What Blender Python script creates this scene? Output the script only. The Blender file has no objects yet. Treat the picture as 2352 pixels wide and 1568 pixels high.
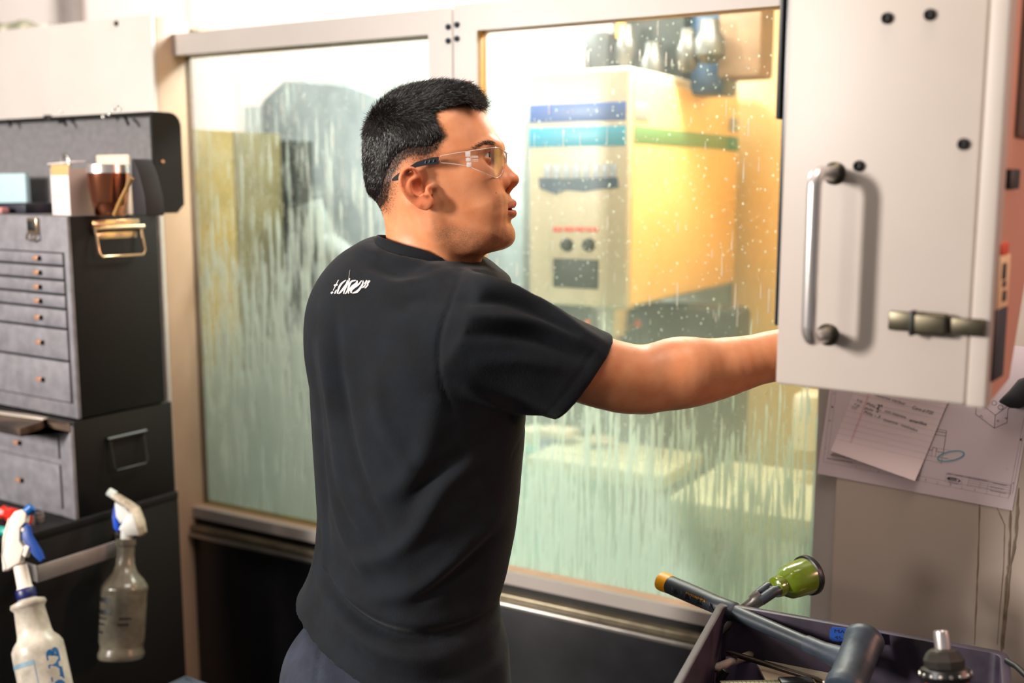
import bpy, bmesh, math, random
import numpy as np
from mathutils import Vector, Matrix
from mathutils.bvhtree import BVHTree

random.seed(7); np.random.seed(7)
scene = bpy.context.scene
COL = scene.collection

# ------------------------------------------------------------------ camera
CAM_H = 1.57
FPX = 2500.0
PITCH = math.atan(365.0 / FPX)
CP, SP = math.cos(PITCH), math.sin(PITCH)
cam_data = bpy.data.cameras.new('camera')
cam_data.sensor_width = 36.0
cam_data.lens = FPX / 2352.0 * 36.0
cam_data.dof.use_dof = True
cam_data.dof.focus_distance = 1.61
cam_data.dof.aperture_fstop = 2.2
cam_data.clip_start = 0.05
cam = bpy.data.objects.new('camera', cam_data)
cam.location = (0, 0, CAM_H)
cam.rotation_euler = (math.pi / 2 - PITCH, 0, 0)
COL.objects.link(cam)
scene.camera = cam

# ------------------------------------------------------------------ world, lights, exposure
world = bpy.data.worlds.new('world'); scene.world = world
world.use_nodes = True
world.node_tree.nodes['Background'].inputs[0].default_value = (1.0, 0.93, 0.87, 1)
world.node_tree.nodes['Background'].inputs[1].default_value = 0.12

def area_light(name, loc, target, size, power, color=(1, 1, 1), size_y=None, spread=None):
    d = bpy.data.lights.new(name, 'AREA'); d.energy = power; d.color = color; d.size = size
    if size_y: d.shape = 'RECTANGLE'; d.size_y = size_y
    if spread: d.spread = math.radians(spread)
    o = bpy.data.objects.new(name, d); COL.objects.link(o)
    o.location = loc
    o.rotation_euler = (Vector(target) - Vector(loc)).to_track_quat('-Z', 'Y').to_euler()
    return o
area_light('window_light', (-3.4, 0.05, 2.2), (0.0, 1.5, 1.4), 0.34, 170, (1.0, 0.93, 0.86), 0.7)
area_light('front_window_light', (-2.7, -1.0, 2.15), (0.0, 1.5, 1.5), 0.5, 22, (1.0, 0.90, 0.80), 0.7)
area_light('right_lamp', (2.6, 0.9, 1.9), (0.7, 1.3, 1.5), 0.4, 22, (1.0, 0.52, 0.38), 0.4)
area_light('ceiling_light', (0.6, 1.2, 3.2), (0.35, 1.7, 1.0), 1.2, 26, (1.0, 0.90, 0.80), 0.6)
area_light('back_wall_light', (-0.3, 3.6, 3.3), (0.2, 6.2, 2.0), 2.4, 150, (1.0, 0.95, 0.92), 1.0)

scene.view_settings.view_transform = 'Standard'
scene.view_settings.look = 'None'
scene.view_settings.gamma = 1.0
scene.view_settings.use_curve_mapping = False
scene.view_settings.exposure = 0.3
scene.cycles.use_denoising = True
scene.cycles.max_bounces = 10
scene.cycles.transparent_max_bounces = 16
scene.cycles.caustics_reflective = False
scene.cycles.caustics_refractive = False

# ------------------------------------------------------------------ geometry helpers
def ray(px, py):
    """direction of the line of sight through a pixel of the photograph, scaled so that its Y is 1"""
    b = 784.0 - py
    d = Vector((px - 1176.0, FPX * CP + b * SP, -FPX * SP + b * CP))
    return d / d.y
def W(px, py, Y):
    d = ray(px, py) * Y
    return Vector((d.x, d.y, d.z + CAM_H))
def frame(px, Y, yaw_deg, z=0.0, py=419):
    """a local frame: x runs to the right along a front, y runs into the depth, z up"""
    p = W(px, py, Y)
    return Matrix.Translation((p.x, p.y, z)) @ Matrix.Rotation(-math.radians(yaw_deg), 4, 'Z')
def onplane(M, px, py, v):
    """where the sight line meets the local plane y = v; gives local (x, z)"""
    inv = M.inverted()
    o = inv @ Vector((0, 0, CAM_H)); d = inv.to_3x3() @ ray(px, py)
    t = (v - o.y) / d.y
    p = o + d * t
    return p.x, p.z
def onside(M, px, py, u):
    inv = M.inverted()
    o = inv @ Vector((0, 0, CAM_H)); d = inv.to_3x3() @ ray(px, py)
    t = (u - o.x) / d.x
    p = o + d * t
    return p.y, p.z
def onlevel(M, px, py, z):
    inv = M.inverted()
    o = inv @ Vector((0, 0, CAM_H)); d = inv.to_3x3() @ ray(px, py)
    t = (z - o.z) / d.z
    p = o + d * t
    return p.x, p.y

def tag(o, label=None, cat=None, group=None, kind=None):
    if label: o['label'] = label
    if cat: o['category'] = cat
    if group: o['group'] = group
    if kind: o['kind'] = kind
    return o
def empty(name, M, label=None, cat=None, group=None):
    o = bpy.data.objects.new(name, None); COL.objects.link(o)
    if not isinstance(M, Matrix): M = Matrix.Translation(M)
    o.matrix_world = M
    o.empty_display_size = 0.05
    return tag(o, label, cat, group)

class MB:
    """collects shapes; build() links them as ONE mesh object"""
    def __init__(s): s.v = []; s.f = []; s.sm = []
    def add(s, vs, fs, smooth=False):
        n = len(s.v); s.v += [tuple(v) for v in vs]
        s.f += [tuple(i + n for i in f) for f in fs]; s.sm += [smooth] * len(fs); return s
    def box(s, x0, x1, y0, y1, z0, z1, M=None):
        vs = [Vector((x, y, z)) for x in (x0, x1) for y in (y0, y1) for z in (z0, z1)]
        if M is not None: vs = [M @ v for v in vs]
        return s.add(vs, [(0, 1, 3, 2), (4, 6, 7, 5), (0, 4, 5, 1), (2, 3, 7, 6), (0, 2, 6, 4), (1, 5, 7, 3)])
    def rbox(s, x0, x1, y0, y1, z0, z1, r=0.003, seg=2, M=None):
        bm = bmesh.new(); bmesh.ops.create_cube(bm, size=1.0)
        for v in bm.verts:
            v.co = Vector(((x0 + x1) / 2 + v.co.x * (x1 - x0), (y0 + y1) / 2 + v.co.y * (y1 - y0), (z0 + z1) / 2 + v.co.z * (z1 - z0)))
        bmesh.ops.bevel(bm, geom=bm.edges[:], offset=r, segments=seg, affect='EDGES', profile=0.5)
        bm.verts.index_update()
        vs = [M @ v.co if M is not None else v.co.copy() for v in bm.verts]
        fs = [[v.index for v in f.verts] for f in bm.faces]; bm.free()
        return s.add(vs, fs, True)
    def prism(s, poly, a0, a1, axis='y', M=None, smooth=False):
        """poly: 2-D points; axis y -> points are (x,z); x -> (y,z); z -> (x,y)"""
        def P(p, a):
            return {'y': Vector((p[0], a, p[1])), 'x': Vector((a, p[0], p[1])), 'z': Vector((p[0], p[1], a))}[axis]
        n = len(poly)
        vs = [P(p, a0) for p in poly] + [P(p, a1) for p in poly]
        if M is not None: vs = [M @ v for v in vs]
        k = len(s.f)
        s.add(vs, [(i, (i + 1) % n, n + (i + 1) % n, n + i) for i in range(n)], smooth)
        s.add(vs, [tuple(range(n)), tuple(range(2 * n - 1, n - 1, -1))])
        return s
    def tube(s, pts, r, seg=12, cap=True, M=None, flat=1.0, closed=False):
        pts = [Vector(p) for p in pts]; n = len(pts)
        rs = r if isinstance(r, (list, tuple)) else [r] * n
        vs = []; up = None
        for i in range(n):
            if closed: t = (pts[(i + 1) % n] - pts[i - 1]).normalized()
            else: t = (pts[min(i + 1, n - 1)] - pts[max(i - 1, 0)]).normalized()
            if up is None:
                up = Vector((0, 0, 1)) if abs(t.z) < 0.9 else Vector((0, 1, 0))
            a = t.cross(up).normalized(); b = a.cross(t).normalized(); up = b
            for k in range(seg):
                q = 2 * math.pi * k / seg
                vs.append(pts[i] + a * (math.cos(q) * rs[i]) + b * (math.sin(q) * rs[i] * flat))
        if M is not None: vs = [M @ v for v in vs]
        fs = []
        for i in range(n if closed else n - 1):
            j = (i + 1) % n
            for k in range(seg):
                fs.append((i * seg + k, i * seg + (k + 1) % seg, j * seg + (k + 1) % seg, j * seg + k))
        s.add(vs, fs, True)
        if cap and not closed:
            s.add(vs[:seg], [tuple(range(seg))][::-1]); s.add(vs[-seg:], [tuple(range(seg - 1, -1, -1))])
        return s
    def lathe(s, prof, M=None, seg=32, sx=1.0, sy=1.0):
        """prof: (r, z) from the bottom up"""
        vs = []
        for r, z in prof:
            for k in range(seg):
                q = 2 * math.pi * k / seg
                vs.append(Vector((math.cos(q) * r * sx, math.sin(q) * r * sy, z)))
        if M is not None: vs = [M @ v for v in vs]
        fs = []
        for i in range(len(prof) - 1):
            for k in range(seg):
                fs.append((i * seg + k, i * seg + (k + 1) % seg, (i + 1) * seg + (k + 1) % seg, (i + 1) * seg + k))
        s.add(vs, fs, True)
        if prof[0][0] > 1e-5: s.add(vs[:seg], [tuple(range(seg - 1, -1, -1))])
        if prof[-1][0] > 1e-5: s.add(vs[-seg:], [tuple(range(seg))])
        return s
    def build(s, name, m, parent=None, bevel=0, label=None, world_to=None, kind=None, angle=40):
        me = bpy.data.meshes.new(name)
        vs = s.v if world_to is None else [tuple(world_to @ Vector(v)) for v in s.v]
        me.from_pydata(vs, [], s.f); me.update()
        bm = bmesh.new(); bm.from_mesh(me)
        bmesh.ops.remove_doubles(bm, verts=bm.verts, dist=1e-6)
        bmesh.ops.recalc_face_normals(bm, faces=bm.faces)
        if bevel:
            es = [e for e in bm.edges if e.is_manifold and e.calc_face_angle(0) > math.radians(35)]
            if es: bmesh.ops.bevel(bm, geom=es, offset=bevel, segments=2, affect='EDGES', profile=0.6, clamp_overlap=True)
        bm.to_mesh(me); bm.free()
        me.polygons.foreach_set('use_smooth', [True] * len(me.polygons))
        me.set_sharp_from_angle(angle=math.radians(angle))
        o = bpy.data.objects.new(name, me); COL.objects.link(o)
        me.materials.append(m)
        if parent is not None: o.parent = parent
        if label: o['label'] = label
        if kind: o['kind'] = kind
        return o

def arc(cx, cz, r, a0, a1, n=5):
    return [(cx + r * math.cos(math.radians(a0 + (a1 - a0) * i / n)), cz + r * math.sin(math.radians(a0 + (a1 - a0) * i / n))) for i in range(n + 1)]
def rrect(x0, x1, z0, z1, r, n=5):
    return arc(x1 - r, z1 - r, r, 0, 90, n) + arc(x0 + r, z1 - r, r, 90, 180, n) + arc(x0 + r, z0 + r, r, 180, 270, n) + arc(x1 - r, z0 + r, r, 270, 360, n)
def face_frame(mb, outer, inner, y0, y1, M=None):
    """a flat ring between two loops with as many points, y0..y1 deep"""
    n = len(outer)
    vs = [Vector((p[0], y, p[1])) for y in (y0, y1) for L in (outer, inner) for p in L]
    if M is not None: vs = [M @ v for v in vs]
    fs = []
    for i in range(n):
        j = (i + 1) % n
        fs += [(i, j, n + j, n + i), (2 * n + i, 2 * n + j, 3 * n + j, 3 * n + i)]
        fs += [(i, j, 2 * n + j, 2 * n + i), (n + i, n + j, 3 * n + j, 3 * n + i)]
    mb.add(vs, fs)

# ------------------------------------------------------------------ materials
def lin(c):
    if isinstance(c, str): c = tuple(int(c[i:i + 2], 16) for i in (0, 2, 4))
    return tuple(((x / 255) / 12.92 if x / 255 <= 0.04045 else ((x / 255 + 0.055) / 1.055) ** 2.4) for x in c)
def nodes(m): return m.node_tree.nodes, m.node_tree.links
def mat(name, col, rough=0.5, metal=0.0, var=0.0, scale=8.0, bump=0.0, bscale=60.0, spec=0.5, col2=None, coat=0.0, trans=0.0, alpha=1.0, sss=0.0, stretch=(1, 1, 1), emit=None, estr=0.0):
    m = bpy.data.materials.new(name); m.use_nodes = True
    N, L = nodes(m); b = N['Principled BSDF']
    c = lin(col)
    b.inputs['Base Color'].default_value = (*c, 1)
    b.inputs['Roughness'].default_value = rough; b.inputs['Metallic'].default_value = metal
    b.inputs['Specular IOR Level'].default_value = spec
    b.inputs['Coat Weight'].default_value = coat
    b.inputs['Transmission Weight'].default_value = trans
    b.inputs['Alpha'].default_value = alpha
    b.inputs['Subsurface Weight'].default_value = sss
    if emit:
        b.inputs['Emission Color'].default_value = (*lin(emit), 1); b.inputs['Emission Strength'].default_value = estr
    tc = N.new('ShaderNodeTexCoord'); mp = N.new('ShaderNodeMapping'); mp.inputs['Scale'].default_value = stretch
    L.new(tc.outputs['Object'], mp.inputs[0])
    if var > 0 or col2:
        n = N.new('ShaderNodeTexNoise'); n.inputs['Scale'].default_value = scale; n.inputs['Detail'].default_value = 6
        n.inputs['Roughness'].default_value = 0.62
        L.new(mp.outputs[0], n.inputs['Vector'])
        r = N.new('ShaderNodeValToRGB')
        c2 = lin(col2) if col2 else tuple(x * (1 - var) for x in c)
        r.color_ramp.elements[0].position = 0.35; r.color_ramp.elements[1].position = 0.65
        r.color_ramp.elements[0].color = (*c2, 1); r.color_ramp.elements[1].color = (*[min(1, x * (1 + var * 0.4)) for x in c], 1)
        L.new(n.outputs['Fac'], r.inputs[0]); L.new(r.outputs[0], b.inputs['Base Color'])
        mr = N.new('ShaderNodeMapRange'); mr.inputs[3].default_value = max(0, rough - 0.08); mr.inputs[4].default_value = min(1, rough + 0.1)
        L.new(n.outputs['Fac'], mr.inputs[0]); L.new(mr.outputs[0], b.inputs['Roughness'])
    if bump > 0:
        n2 = N.new('ShaderNodeTexNoise'); n2.inputs['Scale'].default_value = bscale; n2.inputs['Detail'].default_value = 4
        L.new(mp.outputs[0], n2.inputs['Vector'])
        bp = N.new('ShaderNodeBump'); bp.inputs['Strength'].default_value = bump; bp.inputs['Distance'].default_value = 0.002
        L.new(n2.outputs['Fac'], bp.inputs['Height']); L.new(bp.outputs[0], b.inputs['Normal'])
    return m

def pane_material(name, film, seed, z_lo, z_hi, top_cover, bottom_cover, power=1.0, front=0.55):
    """clear polycarbonate carrying a film of dried and running coolant: streaks, beads, a milky lower half"""
    m = bpy.data.materials.new(name); m.use_nodes = True
    N, L = nodes(m); N.clear()
    out = N.new('ShaderNodeOutputMaterial')
    tc = N.new('ShaderNodeTexCoord')
    def mapping(sc, loc=(0, 0, 0)):
        mp = N.new('ShaderNodeMapping'); mp.inputs['Scale'].default_value = sc; mp.inputs['Location'].default_value = loc
        L.new(tc.outputs['Object'], mp.inputs[0]); return mp.outputs[0]
    def math_(op, a, b=None, c=None, clamp=False):
        n = N.new('ShaderNodeMath'); n.operation = op; n.use_clamp = clamp
        for i, x in enumerate((a, b, c)):
            if x is None: continue
            if isinstance(x, (int, float)): n.inputs[i].default_value = x
            else: L.new(x, n.inputs[i])
        return n.outputs[0]
    def noise(vec, sc, det=3, ro=0.5, dist=0.0):
        n = N.new('ShaderNodeTexNoise'); n.inputs['Scale'].default_value = sc; n.inputs['Detail'].default_value = det
        n.inputs['Roughness'].default_value = ro; n.inputs['Distortion'].default_value = dist
        L.new(vec, n.inputs['Vector']); return n.outputs['Fac']
    def ramp(fac, lo, hi):
        n = N.new('ShaderNodeMapRange'); n.interpolation_type = 'SMOOTHSTEP'
        n.inputs[1].default_value = lo; n.inputs[2].default_value = hi
        L.new(fac, n.inputs[0]); return n.outputs[0]
    sep = N.new('ShaderNodeSeparateXYZ'); L.new(tc.outputs['Object'], sep.inputs[0])
    h = ramp(sep.outputs['Z'], z_hi, z_lo)                      # 0 at the top, 1 at the bottom
    hp_ = math_('POWER', h, power)
    wob = noise(mapping((9, 9, 9), (seed, 0, 0)), 1.0, 2)
    streak = noise(mapping((165, 1, 6.5), (seed * 3.1, 0, 1)), 1.0, 4, 0.55, 0.35)
    streak2 = noise(mapping((75, 1, 2.2), (seed * 1.7, 0, 4)), 1.0, 3, 0.6, 0.25)
    s = math_('ADD', math_('MULTIPLY', streak, 0.62), math_('MULTIPLY', streak2, 0.38))
    cover = math_('ADD', math_('MULTIPLY', hp_, bottom_cover - top_cover), top_cover)
    cover = math_('ADD', cover, math_('MULTIPLY', math_('SUBTRACT', wob, 0.5), 0.35))
    th = math_('SUBTRACT', 1.0, cover)                          # threshold on the streak value
    lo = math_('ADD', math_('MULTIPLY', th, 0.42), 0.27)
    n = N.new('ShaderNodeMapRange'); n.interpolation_type = 'SMOOTHSTEP'
    L.new(s, n.inputs[0]); L.new(lo, n.inputs[1]); L.new(math_('ADD', lo, 0.07), n.inputs[2])
    streakmask = math_('MULTIPLY', n.outputs[0], math_('ADD', math_('MULTIPLY', h, 0.38), 0.50))
    haze = math_('MULTIPLY', math_('POWER', h, 3.0), 0.48)
    haze = math_('ADD', haze, 0.022)
    beads = N.new('ShaderNodeTexVoronoi'); beads.inputs['Scale'].default_value = 1.0
    L.new(mapping((85, 85, 60), (seed * 5, 0, 2)), beads.inputs['Vector'])
    bd = ramp(beads.outputs['Distance'], 0.22, 0.12)
    bn = ramp(noise(mapping((200, 1, 150), (seed, 0, 9)), 1.0, 1), 0.52, 0.60)
    beadmask = math_('MULTIPLY', math_('MULTIPLY', bd, bn), 0.75)
    fac = math_('MAXIMUM', math_('MAXIMUM', streakmask, beadmask), haze)
    fac = math_('MINIMUM', fac, 0.93)
    tr = N.new('ShaderNodeBsdfTransparent'); tr.inputs[0].default_value = (0.97, 0.99, 0.96, 1)
    gl = N.new('ShaderNodeBsdfGlossy'); gl.inputs['Roughness'].default_value = 0.22; gl.inputs[0].default_value = (1, 1, 1, 1)
    lw = N.new('ShaderNodeLayerWeight'); lw.inputs[0].default_value = 0.25
    clear = N.new('ShaderNodeMixShader'); L.new(math_('MULTIPLY', lw.outputs['Fresnel'], 0.10), clear.inputs[0])
    L.new(tr.outputs[0], clear.inputs[1]); L.new(gl.outputs[0], clear.inputs[2])
    tl = N.new('ShaderNodeBsdfTranslucent'); tl.inputs[0].default_value = (*lin(film), 1)
    df = N.new('ShaderNodeBsdfDiffuse'); df.inputs[0].default_value = (*lin(film), 1)
    fm = N.new('ShaderNodeMixShader'); fm.inputs[0].default_value = front
    L.new(tl.outputs[0], fm.inputs[1]); L.new(df.outputs[0], fm.inputs[2])
    mix = N.new('ShaderNodeMixShader'); L.new(math_('MULTIPLY', fac, 1.0), mix.inputs[0])
    L.new(clear.outputs[0], mix.inputs[1]); L.new(fm.outputs[0], mix.inputs[2])
    L.new(mix.outputs[0], out.inputs[0])
    return m

def text_mesh(txt, size, extrude=0.0002, align='LEFT', shear=0.0, bold=0.0, spacing=1.0):
    """flat lettering as vertex/face lists in the local x-y plane"""
    cu = bpy.data.curves.new('t', 'FONT'); cu.body = txt; cu.size = size; cu.extrude = extrude
    cu.align_x = align; cu.shear = shear; cu.offset = bold; cu.space_character = spacing; cu.resolution_u = 3
    o = bpy.data.objects.new('t', cu); COL.objects.link(o)
    dg = bpy.context.evaluated_depsgraph_get()
    me = bpy.data.meshes.new_from_object(o.evaluated_get(dg))
    vs = [v.co.copy() for v in me.vertices]; fs = [tuple(p.vertices) for p in me.polygons]
    bpy.data.objects.remove(o); bpy.data.meshes.remove(me); bpy.data.curves.remove(cu)
    return vs, fs
def put_text(mb, txt, size, M, **k):
    vs, fs = text_mesh(txt, size, **k)
    mb.add([M @ v for v in vs], fs)
def axes(o, x, y):
    """matrix with given origin, x axis and y axis"""
    x = Vector(x).normalized(); z = x.cross(Vector(y)).normalized(); y = z.cross(x)
    return Matrix(((x.x, y.x, z.x, o[0]), (x.y, y.y, z.y, o[1]), (x.z, y.z, z.z, o[2]), (0, 0, 0, 1)))
# ------------------------------------------------------------------ materials of the place
M_wall = mat('painted_wall', (236, 226, 220), 0.8, var=0.06, scale=1.2)
M_floor = mat('concrete_floor', (60, 58, 56), 0.6, var=0.4, scale=3, bump=0.2)
M_enamel = mat('machine_enamel', (174, 166, 160), 0.38, var=0.05, scale=3, bump=0.04, bscale=120)
M_enamel_warm = mat('machine_enamel_warm', (190, 160, 135), 0.42, var=0.08, scale=4)
M_brown = mat('brown_channel', (78, 58, 46), 0.5, var=0.2, scale=5)
M_alu = mat('satin_aluminium', (200, 196, 190), 0.3, 0.9, var=0.15, scale=10)
M_rail = mat('oiled_rail', (150, 140, 118), 0.35, 0.7, var=0.35, scale=14)
M_black = mat('black_rubber', (10, 10, 12), 0.5)
M_boltblue = mat('blued_bolt', (34, 48, 58), 0.35, 0.6)
M_base = mat('black_base', (32, 32, 36), 0.32, var=0.5, scale=3, spec=0.6)
M_yellow = mat('inner_yellow', (236, 202, 140), 0.35, scale=2.5, col2=(228, 186, 112))
M_olive = mat('inner_olive', (150, 124, 58), 0.4, col2=(84, 76, 40), scale=1.6)
M_cream = mat('cream_cover', (196, 182, 158), 0.35, var=0.06, scale=2)
M_greyin = mat('inner_grey', (176, 184, 182), 0.5, var=0.2, scale=3)
M_bluegrey = mat('way_cover', (150, 160, 164), 0.45, var=0.3, scale=5)
M_darkin = mat('inner_dark', (18, 24, 22), 0.5, var=0.5, scale=6)
M_mint = mat('coolant_mint', (196, 220, 204), 0.25, col2=(120, 190, 182), scale=2.2)
M_paleg = mat('pale_tray', (206, 208, 176), 0.3, var=0.12, scale=3)
M_blue = mat('blue_stripe', (8, 78, 160), 0.4)
M_cyan = mat('cyan_stripe', (0, 150, 184), 0.4)
M_green = mat('green_stripe', (96, 140, 92), 0.4)
M_navy = mat('navy_print', (30, 58, 86), 0.4)
M_silverprint = mat('silver_print', (168, 176, 190), 0.4)
M_red = mat('red_print', (214, 74, 56), 0.4)
M_blackp = mat('black_plastic', (16, 17, 19), 0.42, var=0.2)

# ------------------------------------------------------------------ the room
def struct(name, mb, m, label=None):
    o = mb.build(name, m); o['kind'] = 'structure'; return o
struct('floor', MB().box(-4.5, 4.5, -1.6, 6.6, -0.05, 0), M_floor)
struct('wall_back', MB().box(-4.5, 4.5, 6.5, 6.6, 0, 4.2), M_wall)
struct('ceiling', MB().box(-4.5, 4.5, -1.6, 6.6, 4.2, 4.28), M_wall)
wx = W(160, 30, 6.4).x
struct('trim_1', MB().rbox(wx - 0.05, wx + 0.05, 6.38, 6.5, 0, 4.2, 0.01), mat('grey_conduit', (150, 140, 134), 0.5, var=0.1), )
wx = W(505, 30, 6.4).x
struct('trim_2', MB().rbox(wx - 0.18, wx + 0.07, 6.42, 6.5, 0, 4.2, 0.01), M_wall)

# ------------------------------------------------------------------ machining centre
F = frame(1040, 2.40, 30.26)
mill = empty('milling_machine', F, 'large cream milling machine whose coolant-streaked door windows fill the middle', 'machine')
def P(px, py, v=0.0): return onplane(F, px, py, v)
uL = P(399, 600)[0]; uC = P(1040, 60)[0]; uR = P(1916, 1240)[0]
zT_in = P(1095, 72)[1]; zT = P(1041, 16)[1]
zGb = P(1400, 1362, 0)[1]; zLedge = P(1400, 1393, 0)[1]; zGap = P(1400, 1412, 0)[1]; zRail = P(1400, 1441, 0)[1]
# film materials per door
ML = pane_material('coolant_pane_left', (190, 197, 188), 3.0, zGb, zT_in, 0.30, 0.74, 1.0, 0.40)
MR = pane_material('coolant_pane_right', (206, 226, 214), 8.0, zGb, zT_in, 0.06, 0.66, 1.8, 0.50)

def bolt(parent, x, y, z, r=0.0065, m=None):
    """domed socket screw on a face looking along -y"""
    mb = MB()
    Mx = Matrix.Translation((x, y, z)) @ Matrix.Rotation(math.pi / 2, 4, 'X')
    mb.lathe([(r * 0.35, 0.002), (r * 0.36, 0.0045), (r * 0.55, 0.006), (r * 0.9, 0.004), (r, 0.0015), (r, 0)][::-1], Mx, 18)
    return mb.build('bolt', m or M_boltblue, parent)

def sliding_door(u0, u1, z0, z1, g0, g1, gz0, gz1, depth, mpane, label, lining, left):
    mb = MB()
    o = rrect(u0, u1, z0, z1, 0.003); i = rrect(g0, g1, gz0, gz1, 0.004)
    face_frame(mb, o, i, 0.0, 0.012)
    d = mb.build('sliding_door', M_enamel, mill, label=label)
    # deep inner lining behind the face, then a sealing strip against the pane
    t = 0.004
    mb = MB(); face_frame(mb, rrect(g0 - 0.012, g1 + 0.012, gz0 - 0.012, gz1 + 0.012, 0.006), rrect(g0, g1, gz0, gz1, 0.006), 0.0121, depth * 0.62)
    mb.build('window_lining', lining, d)
    if not left: MB().rbox(g0 - 0.001, g0 + 0.0015, 0.0125, depth * 0.98, gz0 + 0.004, gz1 - 0.003, 0.0005).build('amber_edge', mat('lining_amber', (214, 158, 88), 0.4), d)
    mb = MB(); face_frame(mb, rrect(g0 - 0.012, g1 + 0.012, gz0 - 0.012, gz1 + 0.012, 0.01), rrect(g0 + 0.0015, g1 - 0.0015, gz0 + 0.003, gz1 - 0.002, 0.01), depth * 0.62, depth)
    mb.build('seal_strip', M_olive if left else lining, d)
    mb = MB().box(g0 - 0.01, g1 + 0.01, depth, depth + 0.005, gz0 - 0.01, gz1 + 0.01)
    pane = mb.build('window_pane', mpane, d)
    # beads and runs standing proud of the pane
    mb = MB(); rnd = random.Random(5 if left else 9)
    for k in range(430 if left else 300):
        x = rnd.uniform(g0 + 0.01, g1 - 0.01); z = rnd.uniform(gz0 + 0.25 * (gz1 - gz0), gz1 - 0.02)
        r = rnd.uniform(0.0008, 0.0021)
        tail = rnd.random() < 0.3
        L_ = rnd.uniform(0.01, 0.05) if tail else 0
        segs = 6
        vs = [(x, depth - r * 0.5, z)]; fs = []
        rings = [(r * 0.75, -r * 0.35), (r, 0)]
        vs = [Vector((x, depth - r * 0.6, z))]
        for rr, yy in rings:
            for q in range(segs):
                a = 2 * math.pi * q / segs
                zz = z + rr * math.sin(a)
                xx = x + rr * math.cos(a)
                if tail and math.sin(a) > 0.5: zz += L_; xx = x + rr * math.cos(a) * 0.35 + rnd.uniform(-.0005, .0005)
                vs.append(Vector((xx, depth + yy, zz)))
        for q in range(segs):
            fs.append((0, 1 + q, 1 + (q + 1) % segs)); fs.append((1 + q, 1 + segs + q, 1 + segs + (q + 1) % segs, 1 + (q + 1) % segs))
        mb.add(vs, fs, True)
    mb.build('coolant_drops', M_drop, d, kind='stuff')
    return d
M_drop = mat('coolant_drop', (226, 222, 210), 0.15, spec=0.8, alpha=0.75)
gl0 = P(411, 600)[0]; gl1 = P(986, 300)[0]
dL = sliding_door(uL, uC - 0.002, zLedge + 0.002, zT, gl0, gl1, zGb, zT_in + 0.002, 0.062, ML, 'left door, its window fully covered in grey streaks', M_enamel_warm, True)
gr0 = P(1095, 100)[0]; gr1 = P(1882, 1150, 0.036)[0]
dR = sliding_door(uC + 0.002, uR, zLedge + 0.002, zT + 0.004, gr0, gr1, zGb, zT_in + 0.002, 0.036, MR, 'right door, clearer at the top and milky green below', M_enamel_warm, False)
for px, py in ((1030, 62), (1030, 94)):
    x, z = P(px, py); bolt(dL, x, 0, z)
for px, py in ((1050, 57), (1050, 89)):
    x, z = P(px, py); bolt(dR, x, 0, z)
# little pink tag on the right door
x, z = P(1066, 196)
MB().rbox(x - 0.018, x + 0.016, -0.0015, 0, z - 0.03, z + 0.008, 0.0005).build('warning_tag', mat('pink_tag', (226, 128, 134), 0.5), dR)

# sill: recessed gap, rail with silver lip, black base
uEndR = P(2560, 1200)[0]
MB().box(uL, uR, 0.014, 0.05, zGap - 0.02, zLedge + 0.002).build('sill_gap', M_black, mill)
MB().rbox(uL - 0.01, uR, -0.012, 0.03, zGap - 0.016, zGap, 0.004).build('upper_rail', M_rail, mill)
MB().rbox(uL - 0.01, uR, -0.02, 0.03, zRail, zGap - 0.018, 0.003).build('lower_rail', M_alu, mill)
MB().rbox(uL - 0.45, uR, 0.0, 0.06, 0.0, zRail - 0.001, 0.004).build('base_panel', M_base, mill)
# right-hand side panel with its pressed edge
uP = uR + 0.0008
sp = MB().rbox(uP, uEndR, -0.012, 0.05, 0.0, 2.2, 0.006, 3).build('side_panel', mat('panel_enamel_shaded', (188, 172, 160), 0.4, var=0.05, scale=3), mill)  # same enamel as the doors, the panel's shade put into its colour
# dried coolant runs on the panel
M_drip = mat('dried_coolant', (132, 116, 96), 0.5, var=0.3, scale=40)
def drip(pts, w, w2=None):
    mb = MB(); y = -0.0122
    L_ = [P(px, py, -0.012) for px, py in pts]
    # resample
    R_ = []
    for i in range(len(L_) - 1):
        for k in range(6):
            t = k / 6; R_.append((L_[i][0] * (1 - t) + L_[i + 1][0] * t, L_[i][1] * (1 - t) + L_[i + 1][1] * t))
    R_.append(L_[-1]); vs = []; n = len(R_); rnd = random.Random(int(w * 1e6))
    for i, (x, z) in enumerate(R_):
        ww = w * 0.7 * (0.6 + 0.8 * rnd.random()) * (0.4 if i in (0, n - 1) else 1)
        x += rnd.uniform(-1, 1) * w * 0.25
        vs += [(x - ww, y, z), (x, y - 0.0009, z), (x + ww, y, z)]
    fs = []
    for i in range(n - 1):
        for k in (0, 1): fs.append((3 * i + k, 3 * i + k + 1, 3 * i + k + 4, 3 * i + k + 3))
    mb.add(vs, fs, True); mb.build('coolant_run', M_drip, sp)
drip([(2250, 1155), (2248, 1250), (2244, 1350), (2238, 1480)], 0.0016)
drip([(2290, 1165), (2308, 1205), (2305, 1300), (2290, 1480)], 0.0010)
drip([(2322, 1170), (2318, 1290), (2312, 1330), (2300, 1500)], 0.0026)
drip([(2340, 1120), (2334, 1230), (2320, 1310), (2304, 1490)], 0.0032)
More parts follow.
